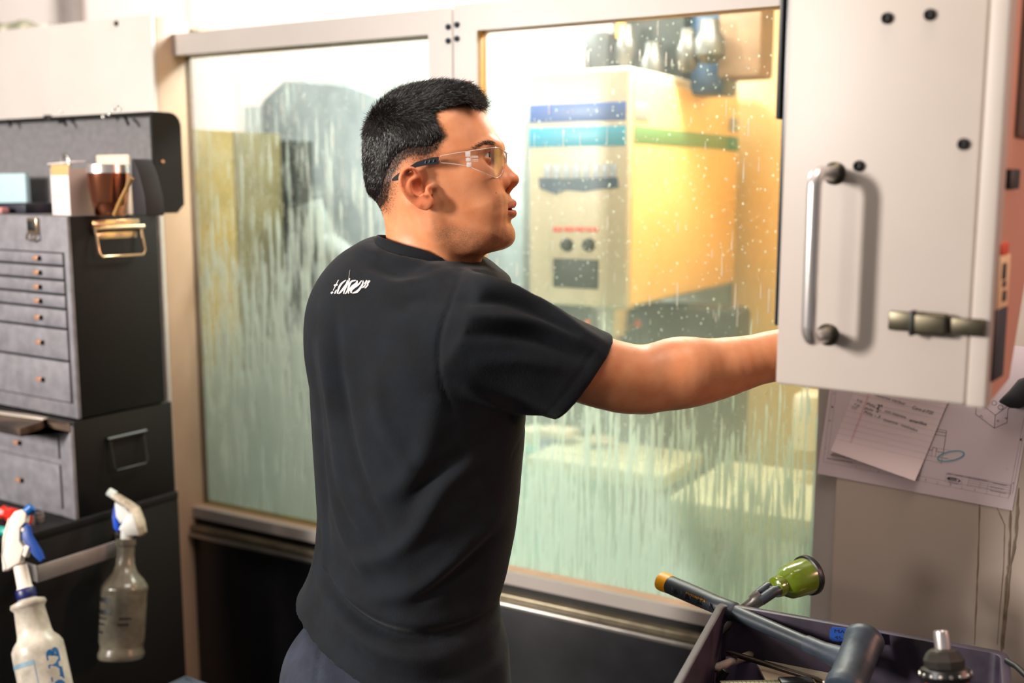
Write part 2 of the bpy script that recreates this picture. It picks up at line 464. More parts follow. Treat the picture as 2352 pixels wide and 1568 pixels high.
# panel at the top left, standing forward of the doors, and its return
vC = -0.065
uCab = P(351, 150, vC)[0]; zCab = P(351, 31, vC)[1]
MB().rbox(uCab - 1.3, uCab, vC, vC + 0.012, 0.0, zCab, 0.003).build('front_panel', mat('front_enamel_lit', (204, 197, 191), 0.4, var=0.06, scale=3), mill)  # machine enamel made lighter for the light falling on this panel
MB().rbox(uCab - 0.012, uCab, vC + 0.012, 0.06, 0.0, zCab - 0.004, 0.003).build('panel_return', M_enamel_warm, mill)
MB().box(uCab - 1.3, uCab - 0.012, vC + 0.013, 0.5, zCab - 0.02, zCab - 0.006).build('top_cover', M_enamel_warm, mill)
MB().box(uCab, uL - 0.002, 0.04, 0.06, 0.0, zCab - 0.05).build('channel', M_brown, mill)
MB().box(uCab - 0.0, uL + 0.1, 0.06, 0.12, zCab - 0.06, zCab - 0.03).build('header_lip', M_enamel_warm, mill)
for px, py in ((405, 586), (412, 748), (372, 130)):
    x, z = P(px, py, 0.04); bolt(mill, x, 0.04, z, 0.006, M_blackp)
x, z = P(268, 54, vC); bolt(mill, x, vC, z, 0.007, M_blackp)
x, z = P(374, 115, 0.03)
MB().rbox(x + 0.006, x + 0.012, 0.0, 0.04, z - 0.03, z + 0.03, 0.001).build('hinge_pin', M_blackp, mill)

# ---- inside of the machine
z0 = zGb - 0.25; zroof = zT + 0.35
yl, zl = onside(F, 455, 300, gl0 - 0.0)
zLw = P(470, 298, 0.12)[1]
d_l = onside(F, 648, 400, gl0)[0]
d_m = onside(F, 540, 400, gl0)[0]
MB().rbox(gl0 - 0.05, gl0 - 0.001, 0.07, d_m, z0, zLw, 0.004).build('inner_left_wall', M_olive, mill)
MB().rbox(gl0 - 0.05, gl0 - 0.001, d_m + 0.001, d_l, z0, zLw, 0.004).build('inner_left_wall_shaded', mat('olive_shaded', (84, 76, 44), 0.5, var=0.2), mill)  # rear stretch of the same wall, its shade painted as darker olive
# corner guard: pale rounded column behind it
MB().tube([(gl0 + 0.0, d_l + 0.06, z0), (gl0 + 0.0, d_l + 0.06, zLw - 0.02)], 0.05, 16).build('corner_column', M_darkin, mill)
# back wall low, leaves the bright shop above it
_h1 = P(1446, 419, 0.50)[0]; VB = max(1.1, onside(F, 1692, 419, _h1)[0] + 0.08); print('VB', VB)
u_a = P(560, 300, VB)[0]; u_b = P(2100, 300, VB)[0]
za = P(700, 165, VB)[1]; zb = P(1000, 185, VB)[1]
MB().prism([(u_a, z0), (u_b, z0), (u_b, zb + 0.1), (P(1250, 0, VB)[0], zb), (P(1000, 0, VB)[0], zb), (P(690, 0, VB)[0], za), (P(625, 0, VB)[0], za - 0.12), (u_a, za - 0.12)], VB, VB + 0.04, 'y').build('inner_back_wall', M_greyin, mill)
MB().rbox(P(1700, 0, VB - 0.03)[0], P(1890, 600, 0.1)[0] + 0.01, VB - 0.03, VB - 0.002, z0, zroof, 0.003).build('inner_yellow_panel', M_yellow, mill)
zc1 = P(640, 205, 0.95)[1]; zc2 = P(990, 265, 0.95)[1]
MB().prism([(P(600, 0, 0.95)[0], z0 + 0.2), (P(1210, 0, 0.95)[0], z0 + 0.2), (P(1210, 0, 0.95)[0], zc2 - 0.02), (P(990, 0, 0.95)[0], zc2), (P(800, 0, .95)[0], zc1), (P(655, 0, .95)[0], zc1 + 0.03), (P(600, 0, .95)[0], zc1 - 0.04)], 0.93, 1.0, 'y').build('way_cover', M_bluegrey, mill, bevel=0.01)
# pale curved chip guard low at the left
pts = [W(700, 470, 3.1), W(735, 560, 3.1), W(800, 610, 3.05), W(900, 640, 3.0), W(1000, 655, 2.95)]
MB().tube([F.inverted() @ p for p in pts], 0.05, 14).build('coolant_hose', mat('hose_grey', (104, 114, 114), .6), mill)
# right inner wall, yellow olive
ur = P(1890, 600, 0.1)[0]
MB().box(ur + 0.011, ur + 0.05, 0.06, VB, z0, zroof).build('inner_right_wall', M_yellow, mill)
# floor tray + table
uA = gl0; uB = ur
MB().box(uA, uB, 0.06, VB, z0 - 0.03, z0).build('coolant_tray', M_mint, mill)
# spindle head: cream front, yellow side
v0 = 0.50
h0 = P(1214, 419, v0)[0]; h1 = P(1446, 419, v0)[0]
hz1 = P(1330, 158, v0)[1]; hz0 = P(1330, 704, v0)[1]
v1 = onside(F, 1692, 419, h1)[0]
head = MB().rbox(h0, h1, v0, v1, hz0, hz1, 0.012, 3).build('spindle_head', M_cream, mill)
def onhead(name, px0, py0, px1, py1, m, t=0.003, side=False, r=0.0008):
    if not side:
        x0, z1_ = P(px0, py0, v0); x1, z0_ = P(px1, py1, v0)
        return MB().rbox(x0, x1, v0 - t, v0 + 0.001, z0_, z1_, r).build(name, m, head)
    y0, z1_ = onside(F, px0, py0, h1); y1, _ = onside(F, px1, py0, h1); _, z0_ = onside(F, px0, py1, h1)
    return MB().rbox(h1 - 0.001, h1 + t, y0, y1, z0_, z1_, r).build(name, m, head)
zb1 = P(1330, 237, v0)[1]; zb0 = P(1330, 279, v0)[1]; zc1_ = P(1330, 291, v0)[1]; zc0_ = P(1330, 336, v0)[1]
MB().rbox(h0 + 0.003, h1 - 0.012, v0 - 0.002, v0 + 0.01, zb0, zb1, 0.0008).build('blue_band', M_blue, head)
MB().rbox(h0 + 0.003, h1 - 0.012, v0 - 0.002, v0 + 0.01, zc0_, zc1_, 0.0008).build('cyan_band', M_cyan, head)
MB().rbox(h1 - 0.01, h1 + 0.004, v0 + 0.012, v1 - 0.012, hz0 + 0.012, hz1 - 0.03, 0.002).build('side_cover', M_yellow, head, label='yellow side cover')
MB().rbox(h1 + 0.003, h1 + 0.006, v0 + 0.014, v0 + 0.10, zb0, zb1, 0.0008).build('grey_band', M_bluegrey, head)
MB().rbox(h1 + 0.003, h1 + 0.006, v0 + 0.014, v1 - 0.016, zc0_ + 0.006, zc1_, 0.0008).build('green_band', M_green, head)
MB().rbox(h1 + 0.003, h1 + 0.008, v1 - 0.10, v1 - 0.02, zb0, zb1 - 0.004, 0.0008).build('side_hatch', M_bluegrey, head)
MB().rbox(h1 + 0.003, h1 + 0.009, v1 - 0.10, v1 - 0.02, zc0_ + 0.004, zc1_ - 0.002, 0.0008).build('side_hatch', mat('teal_hatch', (60, 130, 118), 0.4), head)
# logo plate: silver letters, dark bar with a wave underneath (too blurred to read)
lw_ = [(1250, 1266), (1270, 1288), (1293, 1310), (1315, 1334), (1339, 1356), (1361, 1378), (1383, 1398), (1402, 1417)]
for a, b in lw_: onhead('logo_letter', a, 377, b, 409, M_silverprint, 0.002)
bar = [P(px, py, v0) for px, py in ((1238, 408), (1300, 410), (1418, 407), (1422, 430), (1380, 434), (1340, 440), (1300, 436), (1278, 446), (1262, 440), (1240, 432))]
MB().prism(bar, v0 - 0.003, v0 + 0.001, 'y').build('logo_bar', M_navy, head)
for a, b in ((1271, 1292), (1297, 1320), (1324, 1342), (1346, 1374)): onhead('red_letter', a, 521, b, 532, M_red, 0.002)
for px in (1303, 1353):
    x, z = P(px, 562, v0)
    MB().lathe([(0.017, 0), (0.017, 0.006), (0.012, 0.01), (0.011, 0.02), (0, 0.021)], Matrix.Translation((x, v0, z)) @ Matrix.Rotation(math.pi / 2, 4, 'X'), 24).build('knob', M_darkin, head)
onhead('vent_plate', 1272, 593, 1374, 664, M_darkin, 0.004)
# dark machinery above and under the head
x0, z_ = P(1338, 150, 0.75)
for (a, b, c, d, v, m, nm) in ((1340, 1395, 75, 160, 0.80, M_darkin, 'hose_bracket'), (1405, 1570, 40, 185, 0.85, M_darkin, 'tool_changer'), (1560, 1660, 20, 215, 0.9, M_navy, 'tool_changer'), (1650, 1745, 10, 175, 0.84, mat('brown_cover', (110, 84, 60), .5, var=.3), 'drive_cover')):
    xa, za_ = P(a, c, v); xb, zb_ = P(b, d, v)
    MB().rbox(xa, xb, v, v + 0.12, zb_, za_ + (0.3 if c < 60 else 0), 0.01).build(nm, m, mill)
for k, (px, py, r) in enumerate(((1440, 110, 0.03), (1500, 150, 0.035), (1580, 120, 0.03), (1630, 100, 0.04))):
    x, z = P(px, py, 0.78)
    MB().lathe([(r * .5, -0.05), (r, -0.03), (r, 0.01), (r * 0.7, 0.03), (r * .6, 0.06)], Matrix.Translation((x, 0.78, z)), 18).build('tool_holder', mat('holder_steel', (84, 82, 78), .4, .7), mill)
x, z = P(1425, 62, 0.82)
MB().tube([(x, 0.82, z - 0.03), (x + 0.004, 0.82, z + 0.06)], 0.012, 12).build('orange_hose', mat('orange_hose', (224, 150, 52), 0.4), mill)
# spindle nose and dark column beneath the head
xs = (h0 + h1) / 2 + 0.02
MB().lathe([(0.02, -0.17), (0.03, -0.16), (0.034, -0.10), (0.05, -0.09), (0.055, -0.02), (0.075, -0.015), (0.075, 0.0)], Matrix.Translation((xs, v0 + 0.16, hz0)), 28).build('spindle_nose', M_alu, mill)
ca, cz = P(1160, 720, 0.9); cb, cz2 = P(1700, 1010, 0.9)
MB().rbox(ca, cb, 0.86, 0.98, z0, P(1500, 700, 0.86)[1], 0.02).build('dark_column', M_darkin, mill)
for px, py, m in ((1352, 742, 'c'), (1420, 742, 'r'), (1438, 749, 'y'), (1462, 742, 'r')):
    x, z = P(px, py, 0.8)
    c_ = {'c': (210, 104, 60), 'r': (190, 80, 40), 'y': (200, 150, 30)}[m]
    MB().lathe([(0.012, 0), (0.012, 0.012), (0.006, 0.02), (0, 0.02)], Matrix.Translation((x, 0.8, z - 0.01)), 14).build('coolant_nozzle', mat('nozzle_' + m, c_, 0.4), mill)
    MB().tube([(x, 0.8, z - 0.01), (x, 0.82, z - 0.09)], 0.010, 10).build('nozzle_stem', M_darkin, mill)
ta, tza = P(1120, 1020, 0.60); tb_, tzb = P(1400, 1330, 0.60)
MB().rbox(ta, tb_, 0.60, 0.66, tzb, tza, 0.01).build('sump_wall', mat('teal_guard', (66, 160, 150), 0.35, var=0.3, scale=5), mill)
# work table: pale top running back, vice and clamps
tx0, tz = P(1300, 1085, 0.42); tz1 = P(1700, 1180, 0.30)[1]
MB().rbox(P(1560, 1100, 0.3)[0], uB, 0.22, 0.62, tz1 - 0.02, tz1 + 0.035, 0.006).build('work_table', M_paleg, mill)
MB().rbox(P(1250, 1050, 0.55)[0], P(1560, 1100, 0.55)[0], 0.45, 0.72, tz1 - 0.02, tz1 + 0.02, 0.006).build('work_table_wing', M_paleg, mill)
for (a, b, c, d, v, m) in ((1232, 1305, 985, 1012, 0.6, M_cream), (1335, 1392, 1008, 1022, 0.6, M_cream), (1236, 1290, 1014, 1060, 0.62, M_blue), (1350, 1370, 1030, 1060, 0.6, M_blue), (1190, 1235, 985, 1070, 0.66, M_paleg)):
    xa, za_ = P(a, c, v); xb, zb_ = P(b, d, v)
    MB().rbox(xa, xb, v, v + 0.08, zb_, za_, 0.005).build('clamp_block', m, mill)
xa, za_ = P(1820, 905, 0.5); xb, zb_ = P(1875, 1040, 0.5)
MB().rbox(xa, xb, 0.5, 0.6, zb_, za_, 0.01).build('hose_guide', M_cream, mill)
# added lights and a housing, standing in for daylight through the open top
fillM = MB().rbox(0.1, 0.7, 0.35, 0.42, zroof - 0.02, zroof + 0.02, 0.005)
fillo = fillM.build('fill_light_housing', M_alu, mill)
def mill_light(name, loc, tgt, size, power, col, sy=None):
    a = F @ Vector(loc); b = F @ Vector(tgt)
    return area_light(name, a, b, size, power, col, sy)
mill_light('inner_fill_light', (0.30, 0.56, zroof - 0.05), (0.30, 0.35, 0.9), 0.5, 22, (1.0, 0.96, 0.86), 0.12)
mill_light('inner_fill_light_left', (-0.45, 0.55, zroof - 0.05), (-0.30, 0.5, 0.9), 0.5, 24, (0.94, 1.0, 0.96), 0.3)

# things lying on top of the machine's front panel
pb = F @ Vector((P(60, 60, 0.25)[0], 0.25, zCab - 0.006))
bag = empty('crumpled_bag', pb, 'crumpled clear plastic bag lying on top of the white panel at the far left', 'bag')
def crumple(rx, ry, rz, seed, amp=0.25, n=3):
    bm = bmesh.new(); bmesh.ops.create_icosphere(bm, subdivisions=n, radius=1)
    from mathutils import noise as nz
    for v in bm.verts:
        d = 1 + amp * nz.noise(v.co * 2.3 + Vector((seed, 0, 0))) + amp * 0.6 * nz.noise(v.co * 6 + Vector((0, seed, 0)))
        v.co = Vector((v.co.x * rx * d, v.co.y * ry * d, max(v.co.z, -0.75) * rz * d + rz * 0.75))
    for v in bm.verts: v.co.z = max(v.co.z, 0.0005)
    bm.verts.index_update()
    vs = [v.co.copy() for v in bm.verts]; fs = [[v.index for v in f.verts] for f in bm.faces]; bm.free()
    return vs, fs
mb = MB(); mb.add(*crumple(0.13, 0.08, 0.05, 3.3, 0.35, 4), True)
mb.build('film', mat('bag_film', (196, 192, 172), 0.25, var=0.5, scale=18, col2=(104, 110, 88)), bag, angle=180)
pb = F @ Vector((P(10, 60, 0.16)[0] - 0.06, 0.16, zCab - 0.006))
bx = empty('white_tray', Matrix.Translation(pb + Vector((-0.12, -0.07, 0.002))) @ Matrix.Rotation(0.5, 4, 'Z'), 'white shallow tray edge beside the crumpled bag', 'tray')
mb = MB(); mb.rbox(-0.10, 0.10, -0.07, 0.07, 0, 0.004, 0.001)
for a in ((-0.10, -0.096, -0.07, 0.07), (0.096, 0.10, -0.07, 0.07), (-0.1, 0.1, -0.07, -0.066), (-0.1, 0.1, 0.066, 0.07)): mb.rbox(a[0], a[1], a[2], a[3], 0, 0.045, 0.001)
mb.build('tray_body', M_enamel, bx)
# ------------------------------------------------------------------ implicit modelling: fields are blended on a grid and meshed with surface nets
def smin(a, b, k):
    h = np.clip(0.5 + 0.5 * (b - a) / k, 0, 1); return b + (a - b) * h - k * h * (1 - h)
def smax(a, b, k): return -smin(-a, -b, k)
class Field:
    def __init__(s, lo, hi, res):
        s.lo = np.array(lo, np.float32); s.res = res
        s.n = np.ceil((np.array(hi) - s.lo) / res).astype(int) + 1
        ax = [s.lo[i] + np.arange(s.n[i], dtype=np.float32) * res for i in range(3)]
        s.X = ax[0][:, None, None]; s.Y = ax[1][None, :, None]; s.Z = ax[2][None, None, :]
        s.F = np.full(s.n, 0.5, np.float32)
    def sub(s, lo, hi):
        a = np.clip(np.floor((np.array(lo) - s.lo) / s.res).astype(int), 0, s.n)
        b = np.clip(np.ceil((np.array(hi) - s.lo) / s.res).astype(int) + 1, 0, s.n)
        return tuple(slice(a[i], b[i]) for i in range(3))
    def apply(s, fn, lo, hi, k, mode='add'):
        sl = s.sub(lo, hi)
        if any(q.stop <= q.start for q in sl): return
        X = s.X[sl[0]]; Y = s.Y[:, sl[1]]; Z = s.Z[:, :, sl[2]]
        g = fn(X, Y, Z).astype(np.float32)
        cur = s.F[sl]
        s.F[sl] = smin(cur, g, k) if mode == 'add' else smax(cur, -g, k)
    def capsule(s, a, b, ra, rb=None, k=0.01, mode='add', squash=None):
        rb = ra if rb is None else rb
        a = np.array(a, float); b = np.array(b, float); m = max(ra, rb) + 2 * k + 2 * s.res
        d = b - a; L2 = max(float(d @ d), 1e-12)
        def fn(X, Y, Z):
            px, py, pz = X - a[0], Y - a[1], Z - a[2]
            h = np.clip((px * d[0] + py * d[1] + pz * d[2]) / L2, 0, 1)
            return np.sqrt((px - h * d[0]) ** 2 + (py - h * d[1]) ** 2 + (pz - h * d[2]) ** 2) - (ra + (rb - ra) * h)
        s.apply(fn, np.minimum(a, b) - m, np.maximum(a, b) + m, k, mode)
    def chain(s, pts, rs, k=0.01, kin=None, mode='add'):
        """a tapered tube through points, joined inside first, then blended"""
        pts = [np.array(p, float) for p in pts]
        if not isinstance(rs, (list, tuple)): rs = [rs] * len(pts)
        if len(pts) > 2:
            R4 = catmull([np.append(p, r) for p, r in zip(pts, rs)], 3, closed=False)
            pts = [q[:3] for q in R4]; rs = [float(q[3]) for q in R4]
        m = max(rs) + 2 * k + 2 * s.res
        kin = kin if kin is not None else k * 0.4 + 1e-4
        def fn(X, Y, Z):
            out = None
            for i in range(len(pts) - 1):
                a, b = pts[i], pts[i + 1]; d = b - a; L2 = max(float(d @ d), 1e-12)
                px, py, pz = X - a[0], Y - a[1], Z - a[2]
                h = np.clip((px * d[0] + py * d[1] + pz * d[2]) / L2, 0, 1)
                g = np.sqrt((px - h * d[0]) ** 2 + (py - h * d[1]) ** 2 + (pz - h * d[2]) ** 2) - (rs[i] + (rs[i + 1] - rs[i]) * h)
                out = g if out is None else np.minimum(out, g)
            return out
        P_ = np.array(pts); s.apply(fn, P_.min(0) - m, P_.max(0) + m, k, mode)
    def ellipsoid(s, c, r, R=None, k=0.01, mode='add'):
        c = np.array(c, float); r = np.array(r, float); m = max(r) + 2 * k + 2 * s.res
        R = np.eye(3) if R is None else np.array(R)
        def fn(X, Y, Z):
            p = (X - c[0], Y - c[1], Z - c[2])
            q = [sum(R[i][j] * p[i] for i in range(3)) / r[j] for j in range(3)]
            l = np.sqrt(q[0] ** 2 + q[1] ** 2 + q[2] ** 2)
            l2 = np.sqrt((q[0] / r[0]) ** 2 + (q[1] / r[1]) ** 2 + (q[2] / r[2]) ** 2) + 1e-9
            return l * (l - 1) / l2
        s.apply(fn, c - m, c + m, k, mode)
    def mesh(s):
        return surface_nets(s.F, s.lo, s.res)

def surface_nets(F, lo, res):
    F = np.asarray(F, np.float32).copy()
    for ax in range(3):                         # close the volume at the grid's edge
        sl = [slice(None)] * 3; sl[ax] = 0; F[tuple(sl)] = np.maximum(F[tuple(sl)], 1e-4); sl[ax] = -1; F[tuple(sl)] = np.maximum(F[tuple(sl)], 1e-4)
    S = F < 0
    nx, ny, nz = F.shape
    cnt = np.zeros((nx - 1, ny - 1, nz - 1), np.int8)
    for i in (0, 1):
        for j in (0, 1):
            for k in (0, 1): cnt += S[i:nx - 1 + i, j:ny - 1 + j, k:nz - 1 + k]
    act = (cnt > 0) & (cnt < 8)
    idx = np.argwhere(act); n = len(idx)
    ids = np.full(act.shape, -1, np.int32); ids[act] = np.arange(n)
    c = [[F[idx[:, 0] + i, idx[:, 1] + j, idx[:, 2] + k] for k in (0, 1)] for i in (0, 1) for j in (0, 1)]
    V = lambda i, j, k: c[i * 2 + j][k]
    acc = np.zeros((n, 3), np.float64); num = np.zeros(n)
    for a in range(3):
        for u in (0, 1):
            for w in (0, 1):
                p0 = [0, 0, 0]; o = [q for q in range(3) if q != a]; p0[o[0]] = u; p0[o[1]] = w
                p1 = list(p0); p1[a] = 1
                f0 = V(*p0); f1 = V(*p1); cr = (f0 < 0) != (f1 < 0)
                t = np.where(cr, f0 / np.where(cr, f0 - f1, 1), 0)
                pos = np.tile(np.array(p0, float), (n, 1)); pos[:, a] = t
                acc += pos * cr[:, None]; num += cr
    v = (idx + acc / num[:, None]) * res + lo
    quads = []
    for a in range(3):
        o = [q for q in range(3) if q != a]
        sl0 = [slice(None)] * 3; sl1 = [slice(None)] * 3; sl0[a] = slice(0, -1); sl1[a] = slice(1, None)
        E = S[tuple(sl0)] != S[tuple(sl1)]
        e = np.argwhere(E)
        ok = np.ones(len(e), bool)
        for q in o: ok &= (e[:, q] > 0) & (e[:, q] < F.shape[q] - 1)
        e = e[ok]
        flip = S[tuple(e.T)]
        def cell(du, dw):
            q = e.copy(); q[:, o[0]] -= du; q[:, o[1]] -= dw; return ids[tuple(q.T)]
        Q = np.stack([cell(0, 0), cell(1, 0), cell(1, 1), cell(0, 1)], 1)
        if a == 1: flip = ~flip
        Q[flip] = Q[flip][:, ::-1]
        quads.append(Q)
    q = np.concatenate(quads); q = q[:, ::-1]
    q = q[(q >= 0).all(1)]
    return v, q

def raw_mesh(name, v, q, m, parent=None, attrs=None, smooth=True, kind=None, label=None):
    me = bpy.data.meshes.new(name)
    q = np.asarray(q); nv, nf, k = len(v), len(q), q.shape[1]
    me.vertices.add(nv); me.vertices.foreach_set('co', np.asarray(v, np.float32).ravel())
    me.loops.add(nf * k); me.loops.foreach_set('vertex_index', q.astype(np.int32).ravel())
    me.polygons.add(nf); me.polygons.foreach_set('loop_start', np.arange(0, nf * k, k, dtype=np.int32))
    if smooth: me.polygons.foreach_set('use_smooth', np.ones(nf, bool))
    me.update(calc_edges=True); me.validate()
    for nm, a in (attrs or {}).items():
        at = me.attributes.new(nm, 'FLOAT', 'POINT'); at.data.foreach_set('value', np.asarray(a, np.float32))
    o = bpy.data.objects.new(name, me); COL.objects.link(o); me.materials.append(m)
    if parent is not None: o.parent = parent
    if kind: o['kind'] = kind
    if label: o['label'] = label
    return o
def relax(v, q, it=2, lam=0.5):
    """a few rounds of smoothing over the quad edges"""
    e = np.concatenate([q[:, [0, 1]], q[:, [1, 2]], q[:, [2, 3]], q[:, [3, 0]]])
    v = v.copy(); n = len(v)
    deg = np.bincount(e[:, 0], minlength=n) + np.bincount(e[:, 1], minlength=n)
    for _ in range(it):
        acc = np.zeros_like(v)
        for ax in range(3):
            acc[:, ax] = np.bincount(e[:, 0], v[e[:, 1], ax], n) + np.bincount(e[:, 1], v[e[:, 0], ax], n)
        v += lam * (acc / np.maximum(deg, 1)[:, None] - v)
    return v
def catmull(pts, per=6, closed=True):
    P_ = [np.array(p, float) for p in pts]; n = len(P_); out = []
    rng = range(n) if closed else range(n - 1)
    for i in rng:
        g = (lambda j: P_[j % n]) if closed else (lambda j: P_[min(max(j, 0), n - 1)])
        a, b, c, d = g(i - 1), g(i), g(i + 1), g(i + 2)
        for s in range(per):
            t = s / per
            out.append(0.5 * ((2 * b) + (-a + c) * t + (2 * a - 5 * b + 4 * c - d) * t * t + (-a + 3 * b - 3 * c + d) * t ** 3))
    if not closed: out.append(P_[-1])
    return np.array(out)
def poly_dist(poly, x, z):
    """signed distance (positive inside) from points to a closed polygon"""
    x = np.asarray(x, float); z = np.asarray(z, float)
    best = np.full(np.broadcast(x, z).shape, 1e9); inside = np.zeros(best.shape, bool)
    n = len(poly)
    for i in range(n):
        ax, az = poly[i]; bx, bz = poly[(i + 1) % n]
        dx, dz = bx - ax, bz - az; L2 = dx * dx + dz * dz + 1e-14
        t = np.clip(((x - ax) * dx + (z - az) * dz) / L2, 0, 1)
        best = np.minimum(best, (x - ax - t * dx) ** 2 + (z - az - t * dz) ** 2)
        c = (az > z) != (bz > z)
        xi = ax + (z - az) * dx / (dz if abs(dz) > 1e-12 else 1e-12)
        inside ^= c & (x < xi)
    return np.where(inside, 1, -1) * np.sqrt(best)
def fold_noise(p, dirs, seed, base=1.0):
    rs = np.random.RandomState(seed); out = np.zeros(len(p))
    for _ in range(dirs):
        w = rs.normal(size=3) * base; ph = rs.uniform(0, 6.28); out += np.sin(p @ w + ph + 1.3 * np.sin(p @ (rs.normal(size=3) * base * .6)))
    return out / math.sqrt(dirs)
# ------------------------------------------------------------------ the machinist
HY = 1.60                                   # how far the middle plane of the head stands from the camera
HYAW = math.radians(-7)
hO = W(1010, 400, HY)
HM = Matrix.Translation(hO) @ Matrix.Rotation(HYAW, 4, 'Z')      # head frame: x forward, y to his left, z up
HMi = HM.inverted()
def hp(px, py, s=0.0):
    """head-frame point where a sight line meets the sagittal plane shifted sideways by s (his right is negative)"""
    o = HMi @ Vector((0, 0, CAM_H)); d = HMi.to_3x3() @ ray(px, py)
    t = (s - o.y) / d.y; p = o + d * t
    return np.array((p.x, p.y, p.z))
def h2(px, py, s=0.0):
    p = hp(px, py, s); return (p[0], p[2])

# ---- head and neck
face_px = [(1080, 221), (1100, 240), (1118, 270), (1134, 297), (1147, 319), (1154, 336), (1155, 350), (1149, 364), (1147, 382), (1151, 405), (1158, 432),
           (1166, 444), (1171, 456), (1173, 474), (1173, 492), (1170, 507), (1174, 522), (1176, 540), (1171, 555), (1157, 565), (1131, 574), (1113, 586), (1100, 600),
           (1090, 622), (1080, 660), (1072, 740), (885, 740), (878, 640), (884, 590), (888, 556), (887, 530), (884, 508), (878, 484), (867, 462),
           (855, 438), (848, 400), (844, 360), (846, 318), (857, 280), (881, 247), (915, 221), (960, 206), (1010, 199), (1052, 205)]
face_poly = catmull([h2(*p) for p in face_px], 4)
hlo = (-0.125, -0.105, -0.20); hhi = (0.135, 0.105, 0.14)
H = Field(hlo, hhi, 0.00165)
gx = H.X[:, 0, 0]; gz = H.Z[0, 0, :]
d2 = poly_dist(face_poly, gx[:, None], gz[None, :])
zc = gz[None, :] + 0 * gx[:, None]; xc = gx[:, None] + 0 * gz[None, :]
def sstep(a, b, x): t = np.clip((x - a) / (b - a), 0, 1); return t * t * (3 - 2 * t)
z_jaw = h2(1020, 540)[1]; z_cheek = h2(1050, 410)[1]; z_par = h2(960, 290)[1]
Wd = 0.0555 + (0.0700 - 0.0555) * sstep(z_jaw, z_cheek, zc) + (0.0765 - 0.0700) * sstep(z_cheek, z_par, zc)
# the neck: narrower, behind the jaw
neckmask = sstep(h2(0, 470)[1], h2(0, 560)[1] , -0 + zc) * 0
Rr = 0.062 + 0.026 * sstep(h2(0, 606)[1], h2(0, 530)[1], zc)
t2 = 1 - np.clip(d2 / Rr, -2, 1)
def base_fn(X, Y, Z, extra=0.0):
    return None
q2 = t2[:, None, :]; w2 = Wd[:, None, :]; r2 = np.minimum(Rr, Wd)[:, None, :]
pe = (2.0 + 0.16 * sstep(h2(1000, 0)[0], h2(1090, 0)[0], xc) * sstep(h2(0, 240)[1], h2(0, 330)[1], zc))[:, None, :]
qq = np.maximum(q2, 0)
H.F = ((((np.abs(H.Y) / w2) ** pe + qq ** pe) ** (1 / pe) - 1) * r2).astype(np.float32)
base_field = H.F.copy()

def both(fn):
    for s in (-1, 1): fn(s)
def S(p, s):                                # mirror a right-side point to either side
    q = np.array(p, float).copy(); q[1] = abs(q[1]) * s; return q
def feat(s):
    # jaw line, cheek bone, brow, temple hollow
    H.chain([S(hp(992, 470, -.060), s), S(hp(1006, 520, -.056), s), S(hp(1040, 548, -.048), s), S(hp(1100, 560, -.034), s), S(hp(1150, 553, -.015), s)], [.008, .010, .010, .009, .008], k=.018)
    H.ellipsoid(S(hp(1094, 402, -.044), s), (.020, .013, .015), k=.026)
    H.ellipsoid(S(hp(1110, 450, -.030), s), (.022, .015, .026), k=.02)
    H.ellipsoid(S(hp(1080, 500, -.036), s), (.036, .013, .034), k=.03)
    H.chain([S(hp(1141, 337, -.012), s), S(hp(1124, 332, -.030), s), S(hp(1096, 343, -.046), s)], [.006, .0068, .006], k=.010)
    # eye socket
    H.ellipsoid(S(hp(1130, 362, -.031), s), (.015, .019, .0115), k=.009, mode='sub')
    # lids: a ball with a slot, opened a little upwards
    c = S(hp(1106, 360, -.032), s)
    up = math.radians(8)
    def lids(X, Y, Z):
        dx, dy, dz = X - c[0], Y - c[1], Z - c[2]
        r = np.sqrt(dx * dx + dy * dy + dz * dz)
        fx = dx * math.cos(up) + dz * math.sin(up); fz = -dx * math.sin(up) + dz * math.cos(up)
        a_up = math.radians(21); a_dn = math.radians(13)
        lat = np.abs(dy) / 0.0138
        a1 = np.clip(1 - lat ** 2.2, 0, 1)
        slot = np.maximum(fz - (np.clip(fx, 0, 1) * math.tan(a_up) * a1), -fz - (np.clip(fx, 0, 1) * math.tan(a_dn) * a1))
        slot = np.maximum(slot, -fx + 0.003)
        return smax(r - 0.0142, -slot, 0.0012)
    H.apply(lids, c - .02, c + .02, .003)
    # alar wing, nostril, nose side
    H.ellipsoid(S(hp(1156, 421, -.0120), s), (.0098, .0070, .0098), k=.0035)
    H.chain([S(hp(1143, 372, -.006), s), S(hp(1158, 405, -.007), s)], [.006, .007], k=.008)
    H.ellipsoid(S(hp(1168, 431, -.0095), s), (.0056, .0044, .0034), k=.0015, mode='sub')
    # upper lip and lower lip
    H.ellipsoid(S(hp(1158, 479, -.004), s), (.011, .0185, .017), k=.008)
    H.chain([S(hp(1178, 467, -.0), s), S(hp(1172, 471, -.011), s), S(hp(1160, 479.5, -.0215), s)], [.0046, .0046, .0026], k=.0035)
    H.chain([S(hp(1177, 490, -.0), s), S(hp(1171, 489, -.011), s), S(hp(1160, 484.5, -.0205), s)], [.0054, .0052, .0028], k=.004)
    H.ellipsoid(hp(1168, 480, 0), (.0145, .0225, .0012), k=.0016, mode='sub')
both(feat)
# nose ridge, tip, columella, chin
H.chain([hp(1150, 362), hp(1156, 381), hp(1166, 394), hp(1177, 410)], [.0062, .0056, .0062, .0076], k=.006)
H.ellipsoid(hp(1179, 414), (.0078, .0088, .0076), k=.006)
H.chain([hp(1179, 423), hp(1167, 438)], [.0040, .0042], k=.004)
H.ellipsoid(hp(1162, 540), (.010, .016, .012), k=.012)
